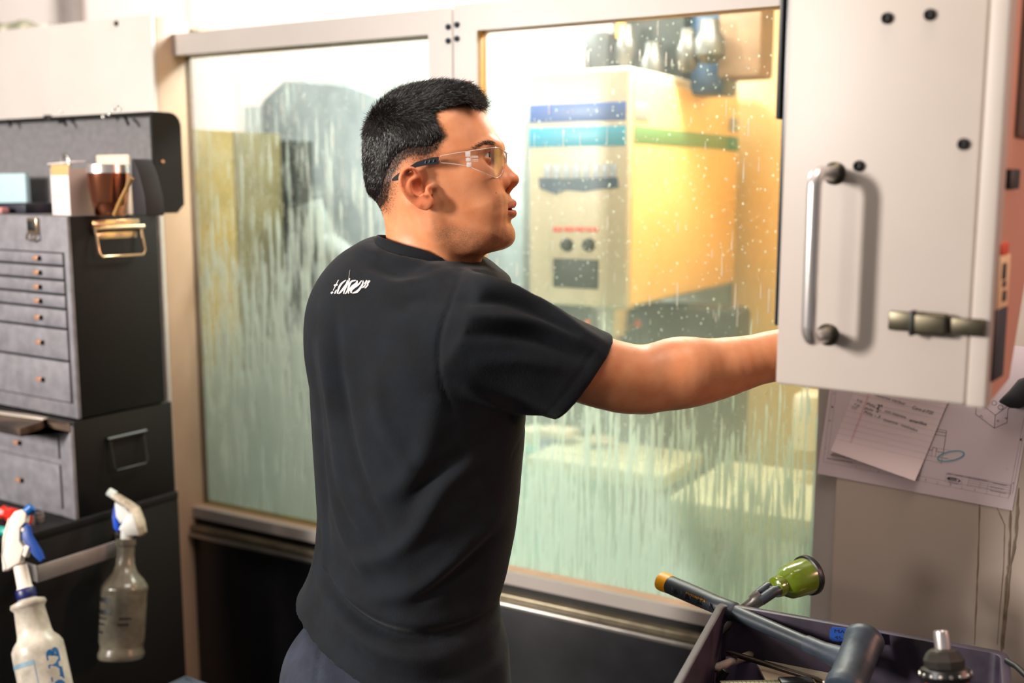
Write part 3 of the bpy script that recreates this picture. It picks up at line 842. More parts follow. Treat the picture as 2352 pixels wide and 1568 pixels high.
# sterno-mastoid and Adam's apple
both(lambda s: H.chain([S(hp(955, 470, -.052), s), S(hp(1000, 560, -.047), s), S(hp(1050, 650, -.028), s)], [.010, .011, .009], k=.02))
H.ellipsoid(hp(1086, 612), (.010, .010, .012), k=.014)
# ears
def ear(s):
    def e(cx, cy, y):                        # coordinates from the 9.8x crop of the ear
        return S(hp(880 + cx / 9.8, 350 + cy / 9.8, -y), s)
    H.chain([e(640, 600, .072), e(640, 800, .073), e(800, 1000, .072)], [.0115, .0125, .0085], k=.005)
    H.chain([e(840, 640, .0755), e(780, 500, .080), e(700, 400, .0845), e(600, 365, .0875), e(500, 400, .0895), e(430, 480, .091), e(398, 600, .0915), e(420, 740, .0905), e(480, 880, .089),
             e(570, 1010, .086), e(690, 1110, .083), e(820, 1180, .081)], [.0030, .0034, .0036, .0037, .0037, .0037, .0036, .0034, .0031, .0031, .0034, .0038], k=.0035)
    H.chain([e(500, 560, .083), e(500, 760, .084), e(570, 900, .083), e(700, 1040, .080)], [.006, .006, .006, .006], k=.003)
    H.ellipsoid(e(955, 1115, .0805), (.0120, .0040, .0118), k=.006)
    H.chain([e(700, 520, .083), e(610, 640, .0865), e(590, 760, .0875), e(630, 860, .087), e(720, 915, .086), e(840, 925, .0855), e(960, 960, .083)], [.0026, .0036, .0037, .0035, .0032, .0030, .0030], k=.0045)
    H.chain([e(760, 560, .083), e(690, 600, .085)], [.0028, .0034], k=.003)
    H.ellipsoid(e(800, 800, .0865), (.0085, .0085, .0098), k=.0025, mode='sub')
    H.ellipsoid(e(930, 800, .083), (.0085, .0075, .0075), k=.002, mode='sub')
    H.ellipsoid(e(620, 470, .0905), (.0075, .0042, .0050), k=.002, mode='sub')
    H.chain([e(1090, 760, .070), e(1010, 810, .0765), e(1030, 900, .074)], [.0055, .0042, .0045], k=.006)
both(ear)
hv, hq = H.mesh(); hv = relax(hv, hq, 2, 0.4)

# ---- attributes that colour the skin
hair_px = [(1106, 254), (1080, 246), (1051, 245), (1022, 252), (1005, 260), (1010, 277), (1021, 297), (1031, 314), (1020, 328), (1010, 345), (990, 352), (955, 352), (925, 368), (905, 400),
           (893, 430), (884, 458), (876, 476), (840, 470), (780, 400), (780, 200), (900, 120), (1080, 120), (1150, 200)]
hair_poly = [h2(px, py, -0.05 if 1 < i < 16 else 0) for i, (px, py) in enumerate(hair_px)]
fade_px = [(1106, 256), (1051, 247), (1004, 262), (1022, 298), (1033, 316), (1018, 336), (1012, 372), (1000, 384), (978, 384), (940, 378), (915, 410), (914, 436), (902, 462), (890, 490), (876, 494), (780, 480), (780, 200), (900, 120), (1080, 120), (1150, 200)]
fade_poly = [h2(px, py, -0.055 if 1 < i < 14 else 0) for i, (px, py) in enumerate(fade_px)]
dh = poly_dist(hair_poly, hv[:, 0], hv[:, 2]); df = poly_dist(fade_poly, hv[:, 0], hv[:, 2])
ear_m = (np.abs(hv[:, 1]) > 0.0765) & (hv[:, 0] > h2(914, 0, -.08)[0]) & (hv[:, 0] < h2(1003, 0, -.08)[0]) & (hv[:, 2] < h2(0, 376, -.08)[1])
a_hair = np.where(ear_m, 0, np.clip(sstep(-0.006, 0.004, dh) + 0.85 * sstep(-0.006, 0.026, df), 0, 1))
zz = hv[:, 2]; xx = hv[:, 0]
beard_poly = [h2(*p) for p in ((1000, 488, -.05), (1012, 520, -.05), (1040, 512, -.05), (1080, 524, -.04), (1130, 532, -.02), (1150, 520, -.01), (1190, 518, 0), (1190, 570, 0), (1130, 600, 0), (1085, 640, 0), (1040, 580, -.04), (1000, 545, -.05))]
db = poly_dist(beard_poly, xx, zz)
must_poly = [h2(*p) for p in ((1142, 448, -.02), (1165, 444, -.01), (1178, 452, 0), (1182, 462, 0), (1150, 480, -.02), (1140, 484, -.02))]
dm = poly_dist(must_poly, xx, zz)
a_beard = np.where(ear_m, 0, np.clip(sstep(-0.008, 0.010, db) * 0.9 + sstep(-0.003, 0.003, dm) * 0.5, 0, 1))
a_beard = np.maximum(a_beard, 0.0)
lip_u = [h2(*p) for p in ((1154, 481, -.02), (1164, 474, -.012), (1174, 462, 0), (1192, 460, 0), (1192, 501, 0), (1180, 500, 0), (1168, 494, -.012), (1156, 486, -.02))]
a_lip = sstep(-0.0012, 0.0012, poly_dist(lip_u, xx, zz)) * (np.abs(hv[:, 1]) < 0.024)
a_red = np.where(ear_m, 0.9, 0) + 0.5 * np.exp(-((xx - hp(1178, 412)[0]) ** 2 + (zz - hp(1178, 418)[2]) ** 2) / 0.014 ** 2)
brow_poly = [h2(*p) for p in ((1090, 341, -.045), (1112, 327, -.04), (1130, 324, -.03), (1143, 330, -.02), (1140, 335, -.02), (1118, 333, -.035), (1096, 344, -.045))]
a_brow = sstep(-0.001, 0.0015, poly_dist(brow_poly, xx, zz)) * (np.abs(hv[:, 1]) > 0.008) * (xx > hp(1085, 340, -.045)[0])

# ---- right arm and hand (world frame), left arm likewise
aY = 1.46
rsh = W(1108, 742, 1.47); relb = W(1478, 868, 1.53); rwri = W(1800, 806, 1.575)
A = Field((-0.12, 1.28, 1.08), (0.60, 1.74, 1.62), 0.0026)
def w(px, py, Y): return np.array(W(px, py, Y))
A.chain([w(1115, 745, 1.48), w(1220, 790, 1.50), w(1330, 838, 1.515), (w(1420, 866, 1.525)), w(1470, 874, 1.53)], [.055, .052, .0515, .0500, .0455], k=.012)
A.chain([w(1440, 868, 1.53), w(1500, 870, 1.535), w(1570, 858, 1.545), w(1640, 848, 1.555), w(1720, 830, 1.565), w(1790, 813, 1.575)], [.0440, .0470, .0505, .0455, .0385, .0335], k=.014)
A.ellipsoid(w(1560, 845, 1.535), (.055, .036, .040), k=.02)
A.ellipsoid(w(1475, 905, 1.545), (.024, .022, .020), k=.018)      # point of the elbow
# hand: palm, five fingers pressing the keys on the hidden face of the control box
wri = w(1790, 813, 1.575)
fw = Vector((0.93, -0.16, 0.33)).normalized(); fw = np.array(fw)
sd = np.array(Vector((0.16, 0.96, 0.0)).normalized()); up_ = np.cross(sd, fw); up_ *= np.sign(up_[2])
pal = wri + fw * 0.055
Rm = np.stack([fw, sd, up_], 1)
A.ellipsoid(wri + fw * .052 , (.050, .038, .0155), R=Rm, k=.012)
A.chain([wri - fw * .01, wri + fw * .04], [.030, .026], k=.02)
for j, (off, L_, r) in enumerate(((.030, .060, .0078), (.010, .068, .0084), (-.011, .072, .0086), (-.031, .066, .0084))):
    b0 = wri + fw * .085 + sd * off + up_ * .004
    b1 = b0 + fw * L_ * .42 + up_ * .010
    b2 = b1 + fw * L_ * .26 - up_ * .022
    b3 = b2 + fw * L_ * .05 - up_ * .024
    A.chain([b0 - fw * .02, b0, b1, b2, b3], [r * 1.1, r * 1.05, r, r * .92, r * .8], k=.004, kin=.002)
t0 = wri + fw * .025 - sd * .028; t1 = t0 + fw * .032 - sd * .022 - up_ * .006; t2_ = t1 + fw * .034 - sd * .002 - up_ * .008
A.chain([t0 - fw * .01 + sd * .012, t0, t1, t2_], [.014, .0125, .0105, .0088], k=.006)
av, aq = A.mesh(); av = relax(av, aq, 9, 0.5)

# ---- left arm, hidden behind the trunk: hanging forward, forearm bent towards the machine
lsh = np.array((-0.235, 1.80, W(0, 735, 1.0).z * 0 + 1.39))
AL = Field((-0.33, 1.55, 0.62), (0.16, 1.99, 1.48), 0.0035)
le = lsh + np.array((0.03, 0.02, -0.29)); lw = le + np.array((0.10, -0.02, -0.22))
AL.chain([lsh, (lsh + le) / 2, le], [.052, .048, .043], k=.01)
AL.chain([le, (le * .6 + lw * .4), lw], [.043, .042, .029], k=.012)
lf = (lw - le) / np.linalg.norm(lw - le); ls = np.array((0.12, -0.99, 0.0)); lu = np.array((-.1, 0, .99))
AL.ellipsoid(lw + lf * .05, (.048, .015, .038), k=.012)
for j, (off, L_, r) in enumerate(((.028, .060, .0082), (.010, .070, .0086), (-.009, .066, .0084), (-.027, .054, .0078))):
    b0 = lw + lf * .085 + lu * off; b1 = b0 + lf * L_ * .5 + ls * .006; b2 = b1 + lf * L_ * .28 + ls * .018; b3 = b2 + lf * .004 + ls * .018
    AL.chain([b0 - lf * .02, b0, b1, b2, b3], [r * 1.1, r * 1.05, r, r * .9, r * .8], k=.004, kin=.002)
AL.chain([lw + lf * .02 + lu * .02, lw + lf * .045 + lu * .045 + ls * .012, lw + lf * .082 + lu * .050 + ls * .016], [.014, .0115, .0088], k=.006)
lv, lq = AL.mesh(); lv = relax(lv, lq, 2, 0.5)

# ---- skin material
def skin_material():
    m = bpy.data.materials.new('skin'); m.use_nodes = True
    N, L = nodes(m); b = N['Principled BSDF']
    tc = N.new('ShaderNodeTexCoord')
    def attr(n):
        a = N.new('ShaderNodeAttribute'); a.attribute_name = n; return a.outputs['Fac']
    def mixc(fac, a, bb):
        x = N.new('ShaderNodeMix'); x.data_type = 'RGBA'
        for i, q in ((0, fac), (6, a), (7, bb)):
            if isinstance(q, tuple): x.inputs[i].default_value = (*q, 1)
            elif isinstance(q, float): x.inputs[i].default_value = q
            else: L.new(q, x.inputs[i])
        return x.outputs[2]
    def noise(sc, det=3):
        n = N.new('ShaderNodeTexNoise'); n.inputs['Scale'].default_value = sc; n.inputs['Detail'].default_value = det
        L.new(tc.outputs['Object'], n.inputs['Vector']); return n.outputs['Fac']
    def ramp(fac, lo, hi, a=0.0, bb=1.0):
        n = N.new('ShaderNodeMapRange'); n.inputs[1].default_value = lo; n.inputs[2].default_value = hi
        n.inputs[3].default_value = a; n.inputs[4].default_value = bb; L.new(fac, n.inputs[0]); return n.outputs[0]
    def mul(a, bb):
        n = N.new('ShaderNodeMath'); n.operation = 'MULTIPLY'; n.use_clamp = True
        for i, q in enumerate((a, bb)):
            if isinstance(q, float): n.inputs[i].default_value = q
            else: L.new(q, n.inputs[i])
        return n.outputs[0]
    base = mixc(ramp(noise(38, 5), 0.3, 0.7), lin((222, 140, 94)), lin((234, 160, 116)))
    c = mixc(mul(attr('red'), 0.55), base, lin((222, 104, 66)))
    c = mixc(mul(attr('lip'), 0.85), c, lin((176, 86, 66)))
    # stubble: fine dots
    v = N.new('ShaderNodeTexVoronoi'); v.inputs['Scale'].default_value = 1100; L.new(tc.outputs['Object'], v.inputs['Vector'])
    dots = ramp(v.outputs['Distance'], 0.55, 0.25)
    sb = mul(attr('beard'), ramp(noise(60, 4), 0.3, 0.62, 0.45, 1.0))
    c = mixc(mul(sb, 0.42), c, lin((96, 66, 50)))
    c = mixc(mul(mul(sb, dots), 0.75), c, lin((40, 28, 22)))
    # freckles
    v2 = N.new('ShaderNodeTexVoronoi'); v2.inputs['Scale'].default_value = 62; L.new(tc.outputs['Object'], v2.inputs['Vector'])
    sepc = N.new('ShaderNodeSeparateColor'); L.new(v2.outputs['Color'], sepc.inputs[0])
    fr = mul(ramp(v2.outputs['Distance'], 0.085, 0.05), ramp(sepc.outputs[0], 0.80, 0.83))
    c = mixc(mul(fr, 0.75), c, lin((110, 56, 34)))
    sc_ = mul(attr('scalp'), ramp(noise(420, 2), 0.35, 0.6, 0.72, 1.0))
    c = mixc(sc_, c, lin((20, 16, 15)))
    c = mixc(mul(attr('brow'), ramp(noise(500, 2), 0.35, 0.65, 0.15, 0.75)), c, lin((60, 36, 26)))
    L.new(c, b.inputs['Base Color'])
    b.inputs['Subsurface Weight'].default_value = 0.22
    b.inputs['Subsurface Radius'].default_value = (0.010, 0.0035, 0.0018)
    b.inputs['Subsurface Scale'].default_value = 0.6
    b.inputs['Specular IOR Level'].default_value = 0.38
    L.new(ramp(noise(70, 3), 0.3, 0.7, 0.40, 0.55), b.inputs['Roughness'])
    bp = N.new('ShaderNodeBump'); bp.inputs['Strength'].default_value = 0.25; bp.inputs['Distance'].default_value = 0.0006
    n3 = N.new('ShaderNodeTexNoise'); n3.inputs['Scale'].default_value = 700; n3.inputs['Detail'].default_value = 3; L.new(tc.outputs['Object'], n3.inputs['Vector'])
    L.new(n3.outputs['Fac'], bp.inputs['Height']); L.new(bp.outputs[0], b.inputs['Normal'])
    return m
M_skin = skin_material()
base_pt = Vector((-0.15, 1.62, 0.0))
man = empty('person', base_pt, 'man in black t-shirt and clear safety glasses reaching behind the hanging control box', 'person')
def toP(v): return np.asarray(v) - np.array(base_pt)
Hw = np.array(HM)
hvw = hv @ Hw[:3, :3].T + Hw[:3, 3]
allv = np.concatenate([hvw, av, lv]); allq = np.concatenate([hq, aq + len(hvw), lq + len(hvw) + len(av)])
pad = lambda a: np.concatenate([a, np.zeros(len(av) + len(lv))])
attrs = {'scalp': pad(a_hair), 'beard': pad(a_beard), 'lip': pad(a_lip), 'red': pad(a_red), 'brow': pad(a_brow)}
body = raw_mesh('body', toP(allv), allq, M_skin, man, attrs)

# ---- eyes
M_eye = mat('eye_white', (226, 214, 206), 0.15, spec=0.7)
M_iris = mat('iris', (26, 18, 14), 0.1, spec=0.8)
for s in (-1, 1):
    c = S(hp(1106, 360, -.032), s)
    Mx = HM @ Matrix.Translation(Vector(c)) @ Matrix.Rotation(math.radians(90 - 8), 4, 'Y')
    mb = MB(); prof = [(0.0128 * math.sin(math.pi * i / 16), -0.0128 * math.cos(math.pi * i / 16)) for i in range(17)]
    mb.lathe([(max(r, 1e-6), z) for r, z in prof], Matrix.Translation(-base_pt) @ Mx, 24)
    e_ = mb.build('eye', M_eye, man, angle=180)
    mb = MB(); mb.lathe([(0.0060, 0.0116), (0.0052, 0.0124), (0.003, 0.0132), (1e-6, 0.0134)], Matrix.Translation(-base_pt) @ Mx, 20)
    mb.build('iris', M_iris, e_, angle=180)

# ---- hair: a close cap with thousands of short locks
def hair_thick(x, z):
    d = poly_dist(hair_poly, x, z)
    top = sstep(h2(0, 330)[1], h2(0, 235)[1], z)
    front = sstep(h2(1000, 0)[0], h2(1090, 0)[0], x) * top
    t = 0.0040 + 0.0002 * top + 0.003 * front
    ins = 0.0015 + 0.0055 * sstep(h2(0, 315)[1], h2(0, 350)[1], z); return np.minimum(t, 0.30 * (d - ins)), d - ins
th, dd = hair_thick(gx[:, None], gz[None, :])
HC = Field(hlo, hhi, 0.00165)
HC.F = base_field - th[:, None, :].astype(np.float32)
# quiff over the forehead
HC.chain([hp(1020, 230, 0), hp(1056, 228, 0), hp(1080, 240, 0)], [.017, .013, .0068], k=.014)
for yy in (.022, .044):
    for sg in (-1, 1):
        HC.chain([hp(1010, 234, sg * yy), hp(1048, 233, sg * yy), hp(1070, 243, sg * yy)], [.013, .011, .0060], k=.014)
mask = (dd > 0.001)[:, None, :]
HC.F = np.where(mask, HC.F, np.maximum(HC.F, 0.001)).astype(np.float32)
HC.F = np.maximum(HC.F, -(base_field + 0.006))
HC.F = np.maximum(HC.F, (0.001 - dd[:, None, :]).astype(np.float32))
cv, cq = HC.mesh(); cv = relax(cv, cq, 3, 0.5)
M_hair = mat('hair', (20, 15, 12), 0.46, spec=0.42)
nb = M_hair.node_tree
# strands
cvn = np.zeros_like(cv)
e1 = cv[cq[:, 1]] - cv[cq[:, 0]]; e2 = cv[cq[:, 3]] - cv[cq[:, 0]]; fn_ = np.cross(e1, e2)
for j in range(4):
    for ax in range(3): cvn[:, ax] += np.bincount(cq[:, j], fn_[:, ax], len(cv))
cvn /= np.linalg.norm(cvn, axis=1)[:, None] + 1e-12
bi = np.array([cv[cvn_i] for cvn_i in ()]) if False else None
cen = np.array([h2(960, 330)[0], 0, h2(960, 330)[1]])
outw = cv - cen
flip = np.sign((cvn * outw).sum(1).mean()); cvn *= flip
ok = ((cvn * outw).sum(1) > 0.01) & (poly_dist(hair_poly, cv[:, 0], cv[:, 2]) > 0.0)
cand = np.where(ok)[0]
len_top = lambda x, z, top: 0.0075 + 0.0075 * top + 0.003 * top * sstep(h2(1030, 0)[0], h2(1090, 0)[0], x)
def strands(src_v, src_n, cand, count, lenf, seed, width=0.00042, out=0.55):
    rs = np.random.RandomState(seed)
    i = rs.choice(cand, count); p = src_v[i] + rs.normal(size=(count, 3)) * 0.0007; n = src_n[i]
    x, z = p[:, 0], p[:, 2]
    top = sstep(h2(0, 350)[1], h2(0, 232)[1], z); back = sstep(h2(920, 0)[0], h2(860, 0)[0], x) * (1 - top)
    flow = np.stack([0.9 * top - 0.55 * back - 0.15 * (1 - top), 0 * x + np.sign(p[:, 1]) * 0.12 * top, 0.25 * top - 0.9 * (1 - top) ], 1)
    # comb direction made tangential
    flow -= n * (flow * n).sum(1)[:, None]
    flow += rs.normal(size=flow.shape) * (0.13 + 0.06 * top)[:, None]
    # locks: neighbouring strands share a wobble
    cell = np.floor(p / 0.006); hsh = np.sin(cell @ np.array([12.9898, 78.233, 37.719])) * 43758.5453; hsh = hsh - np.floor(hsh)
    flow += n * (0.12 + 0.22 * top)[:, None] * (hsh[:, None] - 0.3); flow[:, 1] += (hsh - 0.5) * 0.6 * top
    flow /= np.linalg.norm(flow, axis=1)[:, None]
    ou = (out * (0.42 + 0.22 * top))[:, None]; d0 = flow * (1 - ou * .6) + n * ou; d0 /= np.linalg.norm(d0, axis=1)[:, None]
    L_ = lenf(x, z, top) * rs.uniform(0.6, 1.2, count) * (np.clip(poly_dist(hair_poly, x, z) / 0.02, .35, 1) * (1 - top) + top if lenf is len_top else 1)
    segs = 4; P_ = [p - n * 0.001]; d = d0
    for k in range(segs - 1):
        P_.append(P_[-1] + d * (L_ / (segs - 1))[:, None]); d = d * 0.72 + flow * 0.42; d /= np.linalg.norm(d, axis=1)[:, None]
    a = np.cross(d0, rs.normal(size=d0.shape)); a /= np.linalg.norm(a, axis=1)[:, None]; b = np.cross(d0, a)
    V = []; wds = [1.0, 0.95, 0.7, 0.12]
    for k in range(segs):
        for q in range(3):
            an = 2 * math.pi * q / 3
            V.append(P_[k] + (a * math.cos(an) + b * math.sin(an)) * width * wds[k])
    V = np.stack(V, 1)                       # count, 12, 3
    Q = []
    for k in range(segs - 1):
        for q in range(3): Q.append((k * 3 + q, k * 3 + (q + 1) % 3, (k + 1) * 3 + (q + 1) % 3, (k + 1) * 3 + q))
    Q = np.array(Q)
    return V.reshape(-1, 3), (Q[None] + (np.arange(count) * 12)[:, None, None]).reshape(-1, 4)
sv, sq = strands(cv, cvn, cand, 42000, len_top, 3, 0.00026)
# fade: very short hairs on the scalp itself
n_h = np.zeros_like(hv); e1 = hv[hq[:, 1]] - hv[hq[:, 0]]; e2 = hv[hq[:, 3]] - hv[hq[:, 0]]; fn_ = np.cross(e1, e2)
for j in range(4):
    for ax in range(3): n_h[:, ax] += np.bincount(hq[:, j], fn_[:, ax], len(hv))
n_h /= np.linalg.norm(n_h, axis=1)[:, None] + 1e-12; n_h *= np.sign((n_h * hv).sum(1).mean())
fc = np.where((df > -0.004) & (dh < 0.016) & ~ear_m & (a_hair > 0.05))[0]
fv, fq = strands(hv, n_h, fc, 44000, lambda x, z, t: 0.0009 + 0.10 * np.clip(poly_dist(fade_poly, x, z), 0, .03) + 0.10 * np.clip(poly_dist(hair_poly, x, z) + .002, 0, .03), 5, 0.00016, 0.5)
# eyebrows
bc = np.where((a_brow > 0.3))[0]
rsb = np.random.RandomState(8)
bi_ = rsb.choice(bc, 420); pB = hv[bi_]; nB = n_h[bi_]
dB = np.stack([-0.75 + 0 * pB[:, 0], np.sign(pB[:, 1]) * 0.5, 0.25 + 0 * pB[:, 0]], 1) + nB * 0.35 + rsb.normal(size=pB.shape) * 0.15
dB /= np.linalg.norm(dB, axis=1)[:, None]
aB = np.cross(dB, nB); aB /= np.linalg.norm(aB, axis=1)[:, None] + 1e-9
VB = np.stack([pB - aB * .0002, pB + aB * .0002, pB + dB * .0065 + aB * .00004, pB + dB * .0065 - aB * .00004], 1).reshape(-1, 3)
QB = np.arange(len(pB) * 4).reshape(-1, 4)
def toW(v): return v @ Hw[:3, :3].T + Hw[:3, 3]
hv_all = cv; hq_all = cq
hair_o = raw_mesh('hair', toP(toW(hv_all)), hq_all, M_hair, man)
M_lock = mat('hair_locks', (34, 25, 20), 0.30, spec=0.85, col2=(14, 10, 9), scale=160)
raw_mesh('hair_locks', toP(toW(sv)), sq, M_lock, hair_o, kind='stuff')
raw_mesh('faded_hair', toP(toW(fv)), fq, mat('faded_hair', (58, 42, 34), 0.6), hair_o, kind='stuff')
M_brow = mat('brow_hair', (30, 20, 16), 0.5)
for s in (-1, 1):
    k_ = (pB[:, 1] * s) > 0; raw_mesh('eyebrow', toP(toW(VB.reshape(-1, 4, 3)[k_].reshape(-1, 3))), np.arange(k_.sum() * 4).reshape(-1, 4), M_brow, man)
# ------------------------------------------------------------------ t-shirt
YAW = math.radians(30)
fwd = np.array((math.cos(YAW), math.sin(YAW), 0)); rgt = np.array((math.sin(YAW), -math.cos(YAW), 0))
T = Field((-0.46, 1.30, 0.68), (0.32, 1.98, 1.56), 0.0042)
# trunk section by section: pixel row, left and right silhouette, depth of the centre, lateral/front-back ratio
rows = [(560, 880, 1010, 1.610, 1.15), (600, 800, 1090, 1.610, 1.30), (640, 752, 1130, 1.612, 1.45), (700, 718, 1160, 1.615, 1.55), (800, 701, 1190, 1.618, 1.55), (900, 704, 1198, 1.62, 1.5), (1000, 707, 1195, 1.62, 1.45), (1100, 713, 1189, 1.62, 1.4),
        (1200, 720, 1178, 1.62, 1.38), (1290, 714, 1160, 1.62, 1.36), (1350, 698, 1142, 1.62, 1.36), (1400, 674, 1150, 1.62, 1.36), (1440, 670, 1168, 1.62, 1.36), (1500, 676, 1170, 1.62, 1.36), (1600, 676, 1176, 1.62, 1.36), (1760, 690, 1176, 1.62, 1.36)]
Zs = []; CX = []; CYc = []; AA = []; BB = []
for py, xl, xr, cy, ratio in rows:
    c = W((xl + xr) / 2, py, cy); half = (xr - xl) / 2 * cy / (FPX * CP) * (1.0)
    # half = sqrt((a sin)^2 + (b cos)^2), a = ratio * b
    b = half / math.sqrt((ratio * math.sin(YAW)) ** 2 + math.cos(YAW) ** 2)
    Zs.append(c.z); CX.append(c.x); CYc.append(cy); AA.append(b * ratio); BB.append(b)
o_ = np.argsort(Zs); Zs = np.array(Zs)[o_]; CX = np.array(CX)[o_]; CYc = np.array(CYc)[o_]; AA = np.array(AA)[o_]; BB = np.array(BB)[o_]
def smooth_interp(z, ys):
    zs = np.linspace(Zs[0], Zs[-1], 200); v = np.interp(zs, Zs, ys); k = np.hanning(15); k /= k.sum()
    v = np.convolve(np.pad(v, 7, mode='edge'), k, 'valid'); return np.interp(z, zs, v)
def trunk(X, Y, Z):
    z = Z[0, 0, :]; cx = smooth_interp(z, CX); cy = smooth_interp(z, CYc); a = smooth_interp(z, AA); b = smooth_interp(z, BB)
    dx = X - cx; dy = Y - cy
    u = (dx * fwd[0] + dy * fwd[1]) / b; v = (dx * rgt[0] + dy * rgt[1]) / a
    r = (np.abs(u) ** 2.3 + np.abs(v) ** 2.3) ** (1 / 2.3)
    return (r - 1) * np.minimum(a, b)
T.F = trunk(T.X, T.Y, T.Z).astype(np.float32)
cut_top = W(900, 640, 1.62).z
T.F = np.maximum(T.F, (T.Z - (cut_top + 0.01)).astype(np.float32) + 0 * T.F)
# shoulders and trapezius
shR = w(1095, 758, 1.475); shL = w(806, 722, 1.77)
T.chain([shR, w(1010, 734, 1.55), w(935, 672, 1.62), w(866, 676, 1.70), shL], [.064, .060, .062, .058, .056], k=.04, kin=.03)
T.chain([w(955, 636, 1.60), w(1082, 752, 1.49)], [.052, .054], k=.030)
T.chain([w(915, 630, 1.625), w(815, 705, 1.76)], [.056, .050], k=.04)
T.ellipsoid(w(850, 760, 1.60), (.09, .11, .12), k=.05)                 # upper back / shoulder blade
# chest in front
T.ellipsoid(w(1075, 760, 1.66), (.085, .13, .12), k=.05)
# right sleeve: a wide tapering tube, its cuff cut square to the arm
sA = w(1098, 768, 1.475); sB = w(1348, 868, 1.505)
sdir = (sB - sA) / np.linalg.norm(sB - sA)
def sleeve(X, Y, Z):
    px, py, pz = X - sA[0], Y - sA[1], Z - sA[2]
    L_ = np.linalg.norm(sB - sA)
    h = px * sdir[0] + py * sdir[1] + pz * sdir[2]; hc = np.clip(h / L_, 0, 1.25)
    ox, oy, oz = px - h * sdir[0], py - h * sdir[1], pz - h * sdir[2]
    R_ = 0.0745 - 0.004 * hc
    rad = np.sqrt(ox ** 2 + (oy * 1.12) ** 2 + oz ** 2)
    q = rad - R_
    return np.maximum(q, np.maximum(-h - 0.03, h - L_ * 1.2))
T.apply(sleeve, np.minimum(sA, sB) - .13, np.maximum(sA, sB) + .15, .022)
# left sleeve
lA = lsh; lB = lsh + np.array((0.035, 0.035, -0.20))
T.capsule(lA, lB, .066, .070, k=.03)
# gathered swags low at the back, hem rolls
def px_fold(pts, Y, r, k, mode='add'):
    """a fold laid along points given where they show on the cloth"""
    T.chain([w(px, py, yy) for (px, py), yy in zip(pts, Y)], r, k=k, mode=mode)
# carve folds later as displacement; collar now
ncen = np.array(HM @ Vector(hp(985, 560)))
tv0, _ = None, None
# cloth round the foot of the collar, then the neck hole
_c = w(974, 580, 1.602); _r = []
for k in range(25):
    a = 2 * math.pi * k / 24
    _r.append(_c + np.array((math.cos(a) * .080, math.sin(a) * .079, -(0.235 if math.cos(a) < 0 else 0.43) * math.cos(a) * .080 - .020)))
T.chain(_r, .012, k=.018)
hh = Hw
T.chain([w(972, 500, 1.602), w(976, 598, 1.602), w(980, 640, 1.602)], [.0650, .0650, .056], k=.003, mode='sub')
# cuff and hem cuts
cufN = np.array(((195.0, 0.0, -137.0))); cufN[1] = 8; cufN /= np.linalg.norm(cufN); cufP = w(1342, 873, 1.50)
def above_cuff(X, Y, Z):
    return -((X - cufP[0]) * cufN[0] + (Y - cufP[1]) * cufN[1] + (Z - cufP[2]) * cufN[2])
g = above_cuff(T.X, T.Y, T.Z)
T.F = np.where((T.X > w(1230, 0, 1.5)[0]) & (T.X + 0 * T.Y + 0 * T.Z > -1), np.maximum(T.F, -g), T.F).astype(np.float32)
hz_l = w(668, 1405, 1.66)[2]; hz_r = w(1000, 1630, 1.45)[2]
# tilted hem plane through three points
p0 = w(664, 1378, 1.66); p1 = w(830, 1538, 1.49); p2 = w(1175, 1590, 1.58)
hn = np.cross(p1 - p0, p2 - p0); hn /= np.linalg.norm(hn); hn *= np.sign(hn[2])
hemD = (T.X - p0[0]) * hn[0] + (T.Y - p0[1]) * hn[1] + (T.Z - p0[2]) * hn[2]
# the hem flares out a little
T.F = (T.F - 0.006 * np.exp(-np.clip(hemD, 0, 1) / 0.03)).astype(np.float32)
outer = T.F.copy()
T.F = np.maximum(T.F, -hemD).astype(np.float32)
# hollow: leave cloth 7 mm thick so that the openings read as openings
L1 = (T.Z < p1[2] + 0.16) | (T.X > cufP[0] - 0.11)
T.F = np.where(L1, np.maximum(T.F, -(outer + 0.0075)), T.F).astype(np.float32)
tv, tq = T.mesh(); tv = relax(tv, tq, 6, 0.5)
# ---- folds as displacement along the normal
def normals(v, q):
    n = np.zeros_like(v); fn_ = np.cross(v[q[:, 1]] - v[q[:, 0]], v[q[:, 3]] - v[q[:, 0]])
    for j in range(4):
        for ax in range(3): n[:, ax] += np.bincount(q[:, j], fn_[:, ax], len(v))
    return n / (np.linalg.norm(n, axis=1)[:, None] + 1e-12)
tn = normals(tv, tq)
ctr = np.array((-0.15, 1.62)); 
if ((tn[:, :2] * (tv[:, :2] - ctr)).sum(1).mean()) < 0: tn = -tn; tq = tq[:, ::-1]
def seg_disp(pts, width, amp, sharp=1.0, near=True):
    """ridge (amp > 0) or valley along a line on the near side of the cloth; points are given in world X, Z"""
    out = np.zeros(len(tv)); P_ = catmull(pts, 6, closed=False)
    x, z = tv[:, 0], tv[:, 2]; best = np.full(len(tv), 1e9); tt = np.zeros(len(tv)); n = len(P_)
    for i in range(n - 1):
        a, b = P_[i], P_[i + 1]; d = b - a; L2 = d @ d + 1e-12
        t = np.clip(((x - a[0]) * d[0] + (z - a[1]) * d[1]) / L2, 0, 1)
        dd_ = np.hypot(x - a[0] - t * d[0], z - a[1] - t * d[1]); m_ = dd_ < best
        best = np.where(m_, dd_, best); tt = np.where(m_, (i + t) / (n - 1), tt)
    prof = np.exp(-(best / width) ** 2) * np.sin(np.pi * np.clip(tt * 0.94 + 0.03, 0, 1)) ** 0.6
    vis = sstep(0.15, -0.25, tn[:, 1])        # only cloth facing the near side
    return amp * prof * vis
def xz(*pp, Y=1.5): return [(W(px, py, Y).x, W(px, py, Y).z) for px, py in pp]
D = np.zeros(len(tv))
wv = tv
